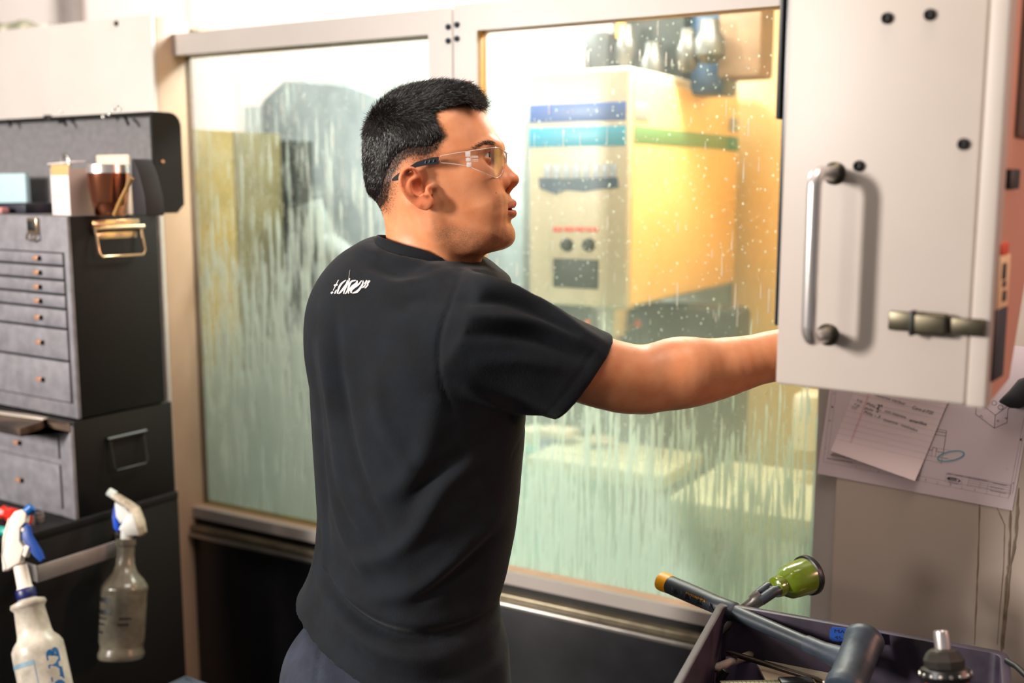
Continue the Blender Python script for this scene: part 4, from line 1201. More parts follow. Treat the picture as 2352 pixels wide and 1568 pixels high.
soft = fold_noise(wv * np.array((1, 1, 0.35)), 5, 4, 26) * 0.0011 + fold_noise(wv * np.array((1, 1, 0.5)), 5, 9, 60) * 0.0004
D += soft
ridges = [
 # long drag folds down the back
 ([(742, 700), (752, 850), (775, 1000), (800, 1120), (850, 1200)], .010, .006, 1.52), ([(775, 690), (790, 850), (812, 980), (850, 1090), (900, 1180)], .008, -.005, 1.52),
 ([(730, 1000), (760, 1120), (790, 1220), (850, 1300)], .010, .006, 1.5), ([(860, 860), (880, 960), (930, 1040), (960, 1060)], .012, .005, 1.45),
 ([(715, 780), (722, 900), (735, 1050), (745, 1200), (752, 1260)], .007, -.004, 1.55),
 # diagonal pulls towards the waist on the right
 ([(1000, 900), (985, 1010), (940, 1100), (860, 1160)], .016, .006, 1.42), ([(1100, 1060), (1020, 1120), (960, 1220), (890, 1290), (800, 1330)], .014, .008, 1.42),
 ([(1070, 1045), (1000, 1090), (930, 1170)], .012, -.006, 1.42),
 ([(1150, 1180), (1080, 1250), (980, 1340), (880, 1380), (780, 1390)], .014, .006, 1.44), ([(1140, 1250), (1050, 1320), (950, 1390)], .010, -.006, 1.44),
 # rolls above the hem
 ([(728, 1330), (790, 1372), (880, 1402), (980, 1416), (1080, 1410)], .015, .008, 1.47), ([(722, 1362), (790, 1402), (880, 1432), (1000, 1446), (1140, 1438)], .009, -.009, 1.47),
 ([(690, 1385), (780, 1438), (880, 1474), (1000, 1490), (1160, 1466)], .014, .007, 1.47), ([(800, 1480), (900, 1520), (1030, 1540), (1160, 1520)], .012, -.005, 1.47), ([(722, 1240), (735, 1300), (742, 1350)], .006, .006, 1.5),
 # sleeve: folds running from the shoulder to the cuff
 ([(1060, 655), (1140, 665), (1230, 700), (1330, 765), (1400, 800)], .007, .006, 1.43), ([(1055, 690), (1150, 690), (1240, 725), (1320, 775)], .006, -.006, 1.43),
 ([(1050, 720), (1140, 725), (1230, 745), (1330, 790), (1390, 820)], .008, .006, 1.43), ([(1060, 760), (1160, 765), (1260, 790), (1340, 830)], .008, -.005, 1.43),
 ([(1040, 640), (1110, 640), (1180, 665), (1250, 705)], .006, .004, 1.45),
 ([(1080, 830), (1180, 830), (1290, 850)], .012, .004, 1.42), ([(1060, 880), (1150, 930), (1240, 960)], .010, .006, 1.44),
 # seam of the sleeve
 ([(1062, 628), (1040, 680), (1016, 760), (1016, 850), (1040, 930)], .0025, -.0035, 1.46),
 # shoulder wrinkles towards the neck
 ([(930, 640), (1000, 620), (1050, 628)], .008, .004, 1.5), ([(900, 700), (980, 680), (1040, 690)], .009, -.0035, 1.48), ([(880, 590), (960, 600), (1020, 640)], .006, .003, 1.52)]
for pts, wd, am, Y in ridges:
    D += seg_disp(xz(*pts, Y=Y), wd, am * 1.3)
hemdist = (tv[:, 0] - p0[0]) * hn[0] + (tv[:, 1] - p0[1]) * hn[1] + (tv[:, 2] - p0[2]) * hn[2]
cufd = -((tv[:, 0] - cufP[0]) * cufN[0] + (tv[:, 1] - cufP[1]) * cufN[1] + (tv[:, 2] - cufP[2]) * cufN[2])
D *= sstep(0.0, 0.012, np.abs(hemdist)) * 0.6 + 0.4
D -= 0.0010 * np.exp(-((np.abs(hemdist) - 0.024) / 0.0022) ** 2) + 0.0010 * np.exp(-((cufd - 0.022) / 0.0022) ** 2) * (tv[:, 0] > 0.0)
tv = tv + tn * D[:, None]
tv = relax(tv, tq, 1, 0.35)
def cloth(name, col, col2, sc=260, bump=0.35, rough=0.85):
    m = mat(name, col, rough, var=0.25, scale=22, col2=col2, spec=0.25)
    N, L = nodes(m); b = N['Principled BSDF']
    b.inputs['Sheen Weight'].default_value = 0.06; b.inputs['Sheen Roughness'].default_value = 0.45
    tc = [n for n in N if n.type == 'TEX_COORD'][0]
    n3 = N.new('ShaderNodeTexNoise'); n3.inputs['Scale'].default_value = sc; n3.inputs['Detail'].default_value = 4; L.new(tc.outputs['Object'], n3.inputs['Vector'])
    bp = N.new('ShaderNodeBump'); bp.inputs['Strength'].default_value = bump; bp.inputs['Distance'].default_value = 0.001
    L.new(n3.outputs['Fac'], bp.inputs['Height']); L.new(bp.outputs[0], b.inputs['Normal'])
    return m
M_tee = cloth('black_jersey', (19, 24, 31), (10, 14, 20), 420, 0.4)
tee = raw_mesh('t_shirt', toP(tv), tq, M_tee, man)
# collar rib around the neck hole
ring = []
cc = w(974, 580, 1.602)
for k in range(40):
    a = 2 * math.pi * k / 40
    q = cc + np.array((math.cos(a) * 0.0700, math.sin(a) * 0.0690, 0))
    q[2] += -(0.235 if math.cos(a) < 0 else 0.43) * math.cos(a) * 0.070
    ring.append(q - np.array(base_pt))
mbc = MB(); vs = []; seg = 10
for q in ring:
    d = np.array((q[0] - (cc[0] - base_pt.x), q[1] - (cc[1] - base_pt.y), 0)); d /= np.linalg.norm(d)
    for s_ in range(seg):
        an = 2 * math.pi * s_ / seg
        vs.append(Vector(q) + Vector(d) * (math.cos(an) * 0.0028) + Vector((-d[0] * .25, -d[1] * .25, 1)) * (math.sin(an) * 0.0100))
fs = []
for i in range(40):
    j = (i + 1) % 40
    for s_ in range(seg): fs.append((i * seg + s_, i * seg + (s_ + 1) % seg, j * seg + (s_ + 1) % seg, j * seg + s_))
mbc.add(vs, fs, True); mbc.build('collar', M_tee, tee, angle=180)

# ---- trousers and shoes (mostly below the picture)
TR = Field((-0.46, 1.32, 0.04), (0.22, 1.95, 0.95), 0.0065)
pc = w(922, 1560, 1.61)
TR.ellipsoid((pc[0], pc[1], pc[2] - 0.02), (.162, .170, .150), k=.03)
TR.ellipsoid(w(760, 1568, 1.60), (.075, .13, .10), k=.04)
for s_, fx in ((1, 0.03), (-1, -0.01)):
    hipc = np.array((pc[0] + fx, pc[1], 0.80)) + rgt * 0.085 * s_
    kn = np.array((hipc[0] + 0.02, hipc[1], 0.46)); an = np.array((hipc[0] - 0.0, hipc[1], 0.09))
    TR.chain([hipc, kn, an], [.095, .070, .060], k=.03)
TR.F = np.maximum(TR.F, TR.Z - (w(800, 1440, 1.6)[2])).astype(np.float32)
rv, rq = TR.mesh(); rv = relax(rv, rq, 3, 0.5); rn = normals(rv, rq)
M_trou = cloth('navy_twill', (50, 56, 70), (42, 46, 58), 420, 0.3)
if (rn[:, 2] * (rv[:, 2] - rv[:, 2].mean())).mean() < 0: rn = -rn
sx = W(729, 1520, 1.5).x + (rv[:, 2] - W(729, 1520, 1.5).z) * 0.02
seam = -0.004 * np.exp(-((rv[:, 0] - sx) / 0.003) ** 2) * sstep(0.1, -0.3, rn[:, 1])
tro = raw_mesh('trousers', toP(rv + rn * (fold_noise(rv, 5, 3, 30) * 0.0015 + seam)[:, None]), rq, M_trou, man)
for s_, fx in ((1, 0.03), (-1, -0.01)):
    hipc = np.array((pc[0] + fx, pc[1], 0)) + rgt * 0.085 * s_
    Mx = Matrix.Translation(Vector(hipc) - base_pt) @ Matrix.Rotation(YAW, 4, 'Z')
    mb = MB(); mb.prism([(x, y) for x, y in [(-.07, -.035), (.02, -.045), (.14, -.045), (.19, -.025), (.19, .025), (.14, .045), (.02, .042), (-.07, .035)]], 0.0, 0.022, 'z', Mx)
    mb.tube([(-.03, 0, .06), (.04, 0, .06), (.12, 0, .045), (.17, 0, .035)], [.045, .045, .036, .02], 14, M=Mx)
    mb.build('shoe', M_blackp, man, angle=60)
# seams: back pocket stitching is a small welt
# ---- lettering printed on the upper back, laid over the cloth
bm_t = bmesh.new(); bm_t.from_mesh(tee.data)
bvh_t = BVHTree.FromBMesh(bm_t); bm_t.free()
def glyph_px(polys, name, m, off=0.0009):
    mb = MB()
    for poly in polys:
        # ear-clipped strip: dense outline polygons kept small, subdivided through bmesh
        bm = bmesh.new(); vs = [bm.verts.new((x, y, 0)) for x, y in poly]
        try: bm.faces.new(vs)
        except Exception: bm.free(); continue
        bmesh.ops.triangulate(bm, faces=bm.faces[:]); bmesh.ops.subdivide_edges(bm, edges=bm.edges[:], cuts=1)
        out = []; ok_ = True
        for v in bm.verts:
            px = 740 + v.co.x / 16.8; py = 620 + v.co.y / 16.8
            o = Vector((0, 0, CAM_H)) - base_pt; d = ray(px, py).normalized()
            hit = bvh_t.ray_cast(o, d, 4.0)
            if hit[0] is None: ok_ = False; break
            nrm = hit[1] if hit[1].dot(d) < 0 else -hit[1]
            out.append(hit[0] + nrm * off)
        if ok_:
            bm.verts.index_update(); mb.add(out, [[v.index for v in f.verts] for f in bm.faces], True)
        bm.free()
    if mb.v: return mb.build(name, m, tee, angle=180)
def band(path, w_):
    """a brush stroke of width list w_ along path, as quads"""
    P_ = catmull(path, 5, closed=False); n = len(P_); ws = np.interp(np.linspace(0, 1, n), np.linspace(0, 1, len(w_)), w_)
    qs = []
    L_ = []; R_ = []
    for i in range(n):
        t = P_[min(i + 1, n - 1)] - P_[max(i - 1, 0)]; t /= np.linalg.norm(t) + 1e-9; nn = np.array((-t[1], t[0]))
        L_.append(P_[i] + nn * ws[i] * .40); R_.append(P_[i] - nn * ws[i] * .40)
    return [[tuple(L_[i]), tuple(L_[i + 1]), tuple(R_[i + 1]), tuple(R_[i])] for i in range(n - 1)]
strokes = []
strokes += band([(645, 395), (560, 560), (440, 800)], [30, 34, 26]); strokes += band([(475, 610), (610, 570)], [80, 70]); strokes += band([(360, 910), (430, 850)], [70, 80])
strokes += band([(575, 765), (530, 850), (500, 930)], [16, 70, 30])
strokes += band([(925, 400), (740, 560), (640, 760), (605, 920)], [30, 90, 80, 50]); strokes += band([(985, 400), (960, 520), (850, 700), (730, 850), (650, 925)], [30, 60, 90, 80, 30])
strokes += band([(1050, 400), (960, 620), (880, 780), (840, 925)], [30, 60, 70, 40]); strokes += band([(1060, 520), (1010, 700), (960, 860), (890, 930)], [30, 40, 60, 30])
strokes += band([(1065, 330), (1040, 480), (1030, 700), (1030, 915)], [70, 50, 34, 50])
strokes += band([(1310, 410), (1150, 450), (1070, 580), (1040, 760)], [40, 80, 70, 20]); strokes += band([(1360, 420), (1330, 530), (1180, 640), (1090, 740), (1060, 830)], [50, 100, 100, 70, 16])
strokes += band([(1530, 420), (1420, 560), (1240, 680), (1140, 780), (1130, 890)], [30, 80, 110, 90, 60]); strokes += band([(1590, 420), (1570, 560), (1470, 720), (1350, 840), (1170, 905)], [40, 80, 90, 110, 20])
strokes += band([(1740, 415), (1650, 550)], [80, 74]); strokes += band([(1690, 560), (1610, 660), (1550, 700)], [50, 60, 20]); strokes += band([(1840, 420), (1740, 560)], [80, 74]); strokes += band([(1790, 560), (1710, 660), (1650, 710)], [50, 60, 20])
glyph_px(strokes, 'back_lettering', mat('white_print', (236, 226, 222), 0.6))
# back-neck drawn seam thread above the lettering
glyph_px(band([(1085, 10), (1060, 150), (1040, 320)], [20, 22, 24]), 'shirt_thread', mat('thread', (150, 140, 134), 0.7))

# ------------------------------------------------------------------ safety glasses (worn, a thing of their own)
M_clear = bpy.data.materials.new('clear_plastic'); M_clear.use_nodes = True
N, L = nodes(M_clear); N.clear()
out = N.new('ShaderNodeOutputMaterial'); tr = N.new('ShaderNodeBsdfTransparent'); tr.inputs[0].default_value = (0.965, 0.965, 0.965, 1)
gl = N.new('ShaderNodeBsdfGlossy'); gl.inputs['Roughness'].default_value = 0.04
fr_ = N.new('ShaderNodeLayerWeight'); fr_.inputs[0].default_value = 0.18
mr = N.new('ShaderNodeMapRange'); mr.inputs[3].default_value = 0.02; mr.inputs[4].default_value = 0.15
mx = N.new('ShaderNodeMixShader'); L.new(fr_.outputs['Fresnel'], mr.inputs[0]); L.new(mr.outputs[0], mx.inputs[0]); L.new(tr.outputs[0], mx.inputs[1]); L.new(gl.outputs[0], mx.inputs[2]); L.new(mx.outputs[0], out.inputs[0])
M_edge = mat('clear_edge', (236, 224, 218), 0.12, spec=1.0, alpha=0.85)
M_hinge = mat('clear_hinge', (240, 232, 228), 0.10, spec=1.0, alpha=0.6)
M_tip = mat('black_temple', (26, 32, 40), 0.45)
gl_root = empty('safety_glasses', HM, 'clear wraparound safety glasses with black temple tips worn on his face', 'glasses')
def shell(rows_, t, name, m, parent=gl_root):
    """rows_: grid of head-frame points -> thin curved sheet"""
    G = np.array(rows_); a, b, _ = G.shape
    du = np.gradient(G, axis=0); dv = np.gradient(G, axis=1); n = np.cross(du, dv); n /= np.linalg.norm(n, axis=2)[:, :, None] + 1e-12
    V = np.concatenate([(G + n * t / 2).reshape(-1, 3), (G - n * t / 2).reshape(-1, 3)]); mb = MB(); fs = []; o = a * b
    for i in range(a - 1):
        for j in range(b - 1):
            k = i * b + j; fs += [(k, k + 1, k + b + 1, k + b), (o + k, o + k + b, o + k + b + 1, o + k + 1)]
    rim = [(i, 0) for i in range(a)] + [(a - 1, j) for j in range(1, b)] + [(i, b - 1) for i in range(a - 2, -1, -1)] + [(0, j) for j in range(b - 2, 0, -1)]
    for x in range(len(rim)):
        k = rim[x][0] * b + rim[x][1]; l = rim[(x + 1) % len(rim)]; l = l[0] * b + l[1]; fs.append((k, l, o + l, o + k))
    mb.add([tuple(q) for q in V], fs, True); return mb.build(name, m, parent, angle=50), rim, G
for s in (-1, 1):
    # the lens: columns from the hinge round to the nose; each column has top and bottom taken from the photograph
    cols = [(1074, 348, 381, .0700), (1090, 345, 388, .0690), (1105, 343, 394, .0660), (1120, 340.5, 401, .0600), (1132, 339, 406, .0500), (1141, 338.5, 408.5, .0380), (1150, 341, 402, .0235), (1157, 346, 388, .0105), (1162, 352, 373, .0040)]
    rows_ = []
    cc_ = catmull([(a, b, c, d) for a, b, c, d in cols], 4, closed=False)
    for a, b, c, d in cc_:
        col_ = []
        for k in range(9):
            t = k / 8; py = b + (c - b) * t; col_.append(S(hp(a, py, -d - 0.0 + 0.004 * (2 * t - 1) ** 2 * 0), s))
        rows_.append(col_)
    lens, rim, G = shell(rows_, 0.0018, 'lens', M_clear)
    R2 = [tuple(G[i][j]) for i, j in rim]
    MB().tube(R2, 0.00055, 6, closed=True).build('lens_edge', M_edge, lens, angle=180)
    # temple: clear arm, then hinge block, then the black tip over the ear
    arm_cols = [(1012, 358, 374, .0790), (1030, 355, 375, .0770), (1050, 351, 377.5, .0745), (1076, 347.5, 381, .0715)]
    rows_ = []
    for a, b, c, d in catmull(arm_cols, 4, closed=False): rows_.append([S(hp(a, b + (c - b) * k / 4, -d), s) for k in range(5)])
    arm_, rim, G = shell(rows_, 0.0022, 'temple', M_clear)
    MB().tube([tuple(G[i][j]) for i, j in rim], 0.0005, 6, closed=True).build('temple_edge', M_edge, arm_, angle=180)
    mb = MB()
    for (xa, ya, xb, yb) in ((1069, 348, 1081, 360), (1070, 363, 1082, 371), (1072, 373, 1083, 384)):
        c0 = S(hp(xa, ya, -.0718), s); c1 = S(hp(xb, yb, -.0708), s)
        y0, y1 = sorted((c0[1], c1[1])); mb.rbox(min(c0[0], c1[0]), max(c0[0], c1[0]), y0 - .0012, y1 + .0012, min(c0[2], c1[2]), max(c0[2], c1[2]), .0006)
    for py in (359, 361.5, 366.5, 370):
        mb.tube([S(hp(1080, py, -.0712), s), S(hp(1098, py, -.0690), s)], .0006, 6)
    mb.build('hinge', M_hinge, gl_root)
    tip_top = [(1008, 360), (995, 361), (975, 366), (955, 373), (943, 381), (925, 391), (908, 404), (900, 412)]
    tip_bot = [(1006, 377), (998, 378), (975, 380), (957, 384), (948, 388), (932, 400), (915, 414), (902, 416)]
    yy = [.0800, .0803, .0808, .0815, .082, .0815, .0805, .080]
    rows_ = [[S(hp(a[0] + (b[0] - a[0]) * k / 3, a[1] + (b[1] - a[1]) * k / 3, -y), s) for k in range(4)] for a, b, y in zip(tip_top, tip_bot, yy)]
    tip, _, _ = shell(rows_, 0.0040, 'temple_tip', M_tip)
    for px, py in ((977, 372), (986, 371), (996, 369)):
        c = S(hp(px, py, -.0826), s); MB().tube([c + np.array((0, -.0004, -.0018)), c + np.array((.001, -.0004, .0018))], .0009, 8).build('slot', M_black, tip)
# bridge over the nose
MB().tube([hp(1160, 350, -.008), hp(1164, 352, -.003), hp(1165, 352, .003), hp(1162, 350, .008)], .0016, 8).build('bridge', M_hinge, gl_root)
# ------------------------------------------------------------------ control box hanging at the right, with papers behind it
def local_text(M, v, txt, p0, p1, hpx, root_to=None, y_off=0.0, side=False, **k):
    """lettering on the local plane y = v between two pixels (baseline), hpx tall at its left end"""
    a = onplane(M, *p0, v); b = onplane(M, *p1, v)
    A = Vector((a[0], v, a[1])); B = Vector((b[0], v, b[1])); xd = B - A
    h = onplane(M, p0[0], p0[1] - hpx, v)[1] - a[1]
    vs, fs = text_mesh(txt, 1.0, extrude=0.0, **k)
    wdt = max(q.x for q in vs) or 1
    n = Vector((0, -1, 0)); xu = xd.normalized(); zu = n.cross(xu) * -1
    if zu.z < 0: zu = -zu
    out = [A + xu * (q.x / wdt * xd.length) + zu * (q.y / 0.72 * h) + Vector((0, -y_off, 0)) for q in vs]
    return out, fs
PB = frame(1796.5, 1.25, 36.6)
box_ = empty('control_box', PB, 'tall cream control box hanging at the right with a chrome grab handle', 'control box')
def B(px, py, v=0.0): return onplane(PB, px, py, v)
M_box = mat('box_enamel', (192, 180, 171), 0.45, var=0.05, scale=4)
M_pink = mat('box_side_warm_lit', (214, 158, 136), 0.42, var=0.05, scale=4)  # box enamel with the warm light on its side put into the colour
M_chrome = mat('chrome', (232, 226, 224), 0.30, 0.85)
M_latch = mat('latch_steel', (90, 84, 70), 0.36, 0.9, var=0.3, scale=20)
zb_ = B(1780, 881)[1]; ztop = zb_ + 0.62
xf = B(2221, 861)[0]; xr = B(2270, 900)[0]
MB().rbox(0.0, xf, 0.0, 0.018, zb_, ztop, 0.0035, 3).build('front_door', M_box, box_)
zs = B(2240, 938, -0.004)[1]
MB().rbox(xf + 0.0008, xr, -0.004, 0.02, zs, ztop, 0.004, 3).build('corner_strip', M_box, box_)
y1, za_ = onside(PB, 2276, 932, xr); y2, zb2_ = onside(PB, 2352, 834, xr)
sl = (zb2_ - za_) / (y2 - y1)
side_poly = [(0.02, zs + 0.004), (0.10, zs + 0.004 + 0.08 * sl * 0.9), (0.17, zs + 0.17), (0.36, zs + 0.20), (0.36, ztop), (0.02, ztop)]
MB().prism([(a, b) for a, b in side_poly], 0.005, xr - 0.001, 'x').build('housing', M_pink, box_, bevel=0.003, label='pinkish side of the housing')
# keypad unit on the left, the face he is pressing, with its black bezel
zbez = onplane(PB, 1772, 752, 0.0)[1]
MB().rbox(-0.012, 0.004, 0.019, 0.40, zbez, ztop, 0.002).build('screen_bezel', mat('bezel_black', (20, 28, 38), 0.35), box_)
zst = onplane(PB, 1778, 272, 0.0)[1]
MB().rbox(-0.0175, -0.0115, 0.015, 0.05, zst, ztop, 0.0015).build('bezel_strip', M_blackp, box_)
kp = MB().rbox(0.012, 0.06, 0.20, 0.45, zb_ + 0.005, zbez, 0.004).build('keypad_unit', M_box, box_)
for i in range(6):
    for j in range(4):
        MB().rbox(0.008, 0.0125, 0.26 + i * 0.028, 0.28 + i * 0.028, zb_ + 0.012 + j * 0.026, zb_ + 0.030 + j * 0.026, 0.001).build('key', M_greyin, kp)
for px, py in ((2038, 42), (2136, 34), (2213, 331), (1973, 381)):
    x, z = B(px, py); bolt(box_, x, 0, z, 0.0062, M_blackp)
# grab handle
xa, zt_ = B(1918, 398); xb_, zlo = B(1900, 768)
so = 0.058; pts = []
hx = (xa + xb_) / 2
for a in range(0, 91, 15): pts.append((hx, -so + 0.016 * (1 - math.sin(math.radians(a))) , zt_ - 0.016 + 0.016 * math.cos(math.radians(a))))
for a in range(90, -1, -15): pts.append((hx, -so + 0.016 * (1 - math.sin(math.radians(a))), zlo + 0.016 - 0.016 * math.cos(math.radians(a))))
hd = MB().tube([(hx, 0, zt_)] + pts + [(hx, 0, zlo)], 0.0078, 16).build('grab_handle', M_chrome, box_, angle=180)
for z in (zt_, zlo):
    MB().lathe([(0.0125, 0), (0.0125, 0.002), (0.009, 0.005)], Matrix.Translation((hx, 0, z)) @ Matrix.Rotation(math.pi / 2, 4, 'X'), 20).build('handle_flange', M_latch, hd)
# toggle latch bridging door and strip
la = B(2040, 742, 0); lb = B(2265, 752, -0.004)
def lx(px): return B(px, 745, -0.004)[0]
zl_ = B(2150, 742)[1]
lt = MB().rbox(lx(2040), lx(2110), -0.006, 0, zl_ - 0.0105, zl_ + 0.0105, 0.002).build('latch', M_latch, box_)
MB().rbox(lx(2094), lx(2185), -0.017, -0.006, zl_ - 0.0125, zl_ + 0.0125, 0.005, 3).build('latch_lever', M_latch, lt)
MB().rbox(lx(2175), lx(2262), -0.011, -0.0045, zl_ - 0.0095, zl_ + 0.0085, 0.0015).build('latch_hook', M_latch, lt)
MB().rbox(lx(2096), lx(2108), -0.019, -0.006, zl_ - 0.0135, zl_ + 0.0135, 0.002).build('latch_pin', M_black, lt)
# side markings
def on_side(px0, py0, px1, py1, m, name, t=0.0015):
    ya, zA = onside(PB, px0, py0, xr); yb, zB = onside(PB, px1, py1, xr)
    return MB().rbox(xr - 0.002, xr + t, min(ya, yb), max(ya, yb), min(zA, zB), max(zA, zB), 0.0006).build(name, m, box_)
on_side(2314, 388, 2332, 434, M_blackp, 'side_slot', 0.004)
on_side(2298, 560, 2313, 583, mat('orange_label', (226, 74, 30), 0.4), 'orange_label')
lab = on_side(2295, 588, 2311, 702, mat('cream_label', (238, 206, 164), 0.5), 'tall_label')
on_side(2285, 712, 2300, 862, mat('rating_plate', (40, 34, 44), 0.4), 'rating_plate', 0.002)
for k, (a, b) in enumerate(((605, 640), (645, 658), (668, 690))):
    ya, zA = onside(PB, 2299, a, xr); yb, zB = onside(PB, 2306, b, xr)
    MB().rbox(xr + 0.001, xr + 0.0022, ya, yb, zB, zA, 0.0004).build('label_mark', M_blackp, lab)
ya, zA = onside(PB, 2333, 315, xr)
MB().rbox(xr - 0.001, xr + 0.012, ya, ya + 0.12, zA, ztop, 0.005).build('side_cover', M_box, box_, label='cream raised cover high on its side')
# arm the box hangs from
MB().tube([(xr * 0.5, 0.18, ztop - 0.01), (xr * 0.5, 0.18, ztop + 0.35), (xr * 0.5 + 0.05, 0.55, ztop + 0.42), (xr * 0.5 + 0.12, 0.9, ztop + 0.42)], 0.035, 18).build('hanging_arm', M_box, box_)

# ---- engineering drawing and lined note
PV = -0.0135
M_paper = mat('drawing_paper', (214, 196, 200), 0.7, var=0.03, scale=5)
M_ink = mat('ink', (30, 30, 36), 0.7)
M_thin = mat('thin_ink', (92, 84, 92), 0.7)
M_marker = mat('teal_marker', (40, 150, 168), 0.5)
def quad_on(px4, v, n=10, curl=None, M=F):
    """sheet with four pixel corners (tl, tr, br, bl) on plane y = v, optionally curled"""
    C4 = [onplane(M, px, py, v) for px, py in px4]
    G = []
    for i in range(n + 1):
        row = []
        for j in range(n + 1):
            s, t = j / n, i / n
            x = (1 - s) * (1 - t) * C4[0][0] + s * (1 - t) * C4[1][0] + s * t * C4[2][0] + (1 - s) * t * C4[3][0]
            z = (1 - s) * (1 - t) * C4[0][1] + s * (1 - t) * C4[1][1] + s * t * C4[2][1] + (1 - s) * t * C4[3][1]
            y = v - (curl(s, t) if curl else 0)
            row.append((x, y, z))
        G.append(row)
    return G
def sheet(name, G, t, m, parent):
    n = len(G); mb = MB(); vs = [p for r in G for p in r]; o = len(vs)
    vs = vs + [(x, y + t, z) for x, y, z in vs]; fs = []
    for i in range(n - 1):
        for j in range(len(G[0]) - 1):
            k = i * len(G[0]) + j; w_ = len(G[0]); fs += [(k, k + 1, k + w_ + 1, k + w_), (o + k, o + k + w_, o + k + w_ + 1, o + k + 1)]
    w_ = len(G[0]); rim = [(0, j) for j in range(w_)] + [(i, w_ - 1) for i in range(1, n)] + [(n - 1, j) for j in range(w_ - 2, -1, -1)] + [(i, 0) for i in range(n - 2, 0, -1)]
    for q in range(len(rim)):
        a = rim[q][0] * w_ + rim[q][1]; b = rim[(q + 1) % len(rim)]; b = b[0] * w_ + b[1]; fs.append((a, o + a, o + b, b))
    mb.add(vs, fs, True); return mb.build(name, m, parent, angle=60)
dr = empty('engineering_drawing', F, 'large printed drawing sheet with a circled dimension taped under the control box', 'paper')
sheet('paper_sheet', quad_on([(1926, 750), (2392, 800), (2325, 1172), (1877, 1087)], PV, 12), 0.0004, M_paper, dr)
LV = PV - 0.0007
def line_px(mb, pts, w_, v=LV, M=F):
    q = [Vector((onplane(M, px, py, v)[0], v, onplane(M, px, py, v)[1])) for px, py in pts]
    for a, b in zip(q[:-1], q[1:]):
        d = (b - a).normalized(); n = Vector((-d.z, 0, d.x)) * w_ / 2
        mb.add([a - n, b - n, b + n, a + n], [(0, 1, 2, 3)])
mb = MB()
for pts in ([(1912, 895), (1891, 1060), (2316, 1144), (2352, 960)], [(1925, 860), (1901, 1051), (2322, 1134)], [(1958, 1067), (1956, 1073)], [(2000, 1074), (1998, 1081)], [(2154, 1105), (2152, 1112)], [(2210, 1117), (2208, 1125)], [(2267, 1127), (2265, 1135)], [(2297, 1133), (2295, 1140)], [(2310, 1076), (2316, 1077)], [(2325, 1134), (2350, 1000)]):
    line_px(mb, pts, 0.0003)
# title block
tb = [(2174, 1085), (2324, 1112), (2320, 1137), (2171, 1107)]
line_px(mb, [tb[0], tb[1]], 0.0003); line_px(mb, [tb[0], tb[3]], 0.0003); line_px(mb, [tb[1], tb[2]], 0.0003)
for a in (0.24, 0.34, 0.52, 0.64): line_px(mb, [(2174 + 150 * a, 1088 + 27 * a + 4), (2171 + 150 * a, 1107 + 30 * a)], 0.0003)
for b in (5, 10, 15, 20): line_px(mb, [(2225, 1093 + b), (2322, 1111 + b)], 0.0003)
line_px(mb, [(2174, 1088), (2322, 1115)], 0.0003)
mb.build('border_lines', M_thin, dr, kind='stuff')
mb = MB()
# small block pictured at the upper right: isometric body with holes
for pts in ([(2243, 925), (2241, 951), (2284, 983), (2313, 970), (2315, 940), (2325, 928)], [(2262, 934), (2286, 953), (2284, 983)], [(2286, 953), (2325, 925)], [(2250, 957), (2253, 953), (2257, 958)]): line_px(mb, pts, 0.0006)
def ell_px(mb, cx, cy, rx, ry, rot, w_, v=LV, a0=0, a1=360):
    pts = []
    for k in range(29):
        a = math.radians(a0 + (a1 - a0) * k / 28); x = rx * math.cos(a); y = ry * math.sin(a); c, s = math.cos(rot), math.sin(rot)
        pts.append((cx + x * c - y * s, cy + x * s + y * c))
    line_px(mb, pts, w_, v)
for cx, cy, r in ((2283, 925, 6), (2298, 935, 6), (2292, 966, 2.2), (2311, 960, 2.2)): ell_px(mb, cx, cy, r, r * .85, 0.3, 0.0006)
# side view with the slot
for pts in ([(2148, 984), (2174, 989), (2166, 1043)], [(2146, 989), (2173, 994)], [(2144, 997), (2172, 1001)], [(2130, 1032), (2141, 1034), (2143, 1027), (2152, 1029), (2150, 1036), (2166, 1039)]): line_px(mb, pts, 0.0007)
for pts in ([(2124, 1044), (2164, 1051)], [(2120, 1055), (2163, 1063)], [(2141, 1034), (2139, 1050)], [(2150, 1036), (2148, 1050)], [(2166, 1039), (2162, 1066)], [(2152, 1029), (2184, 1034)], [(2165, 1051), (2187, 1056)]): line_px(mb, pts, 0.0003)
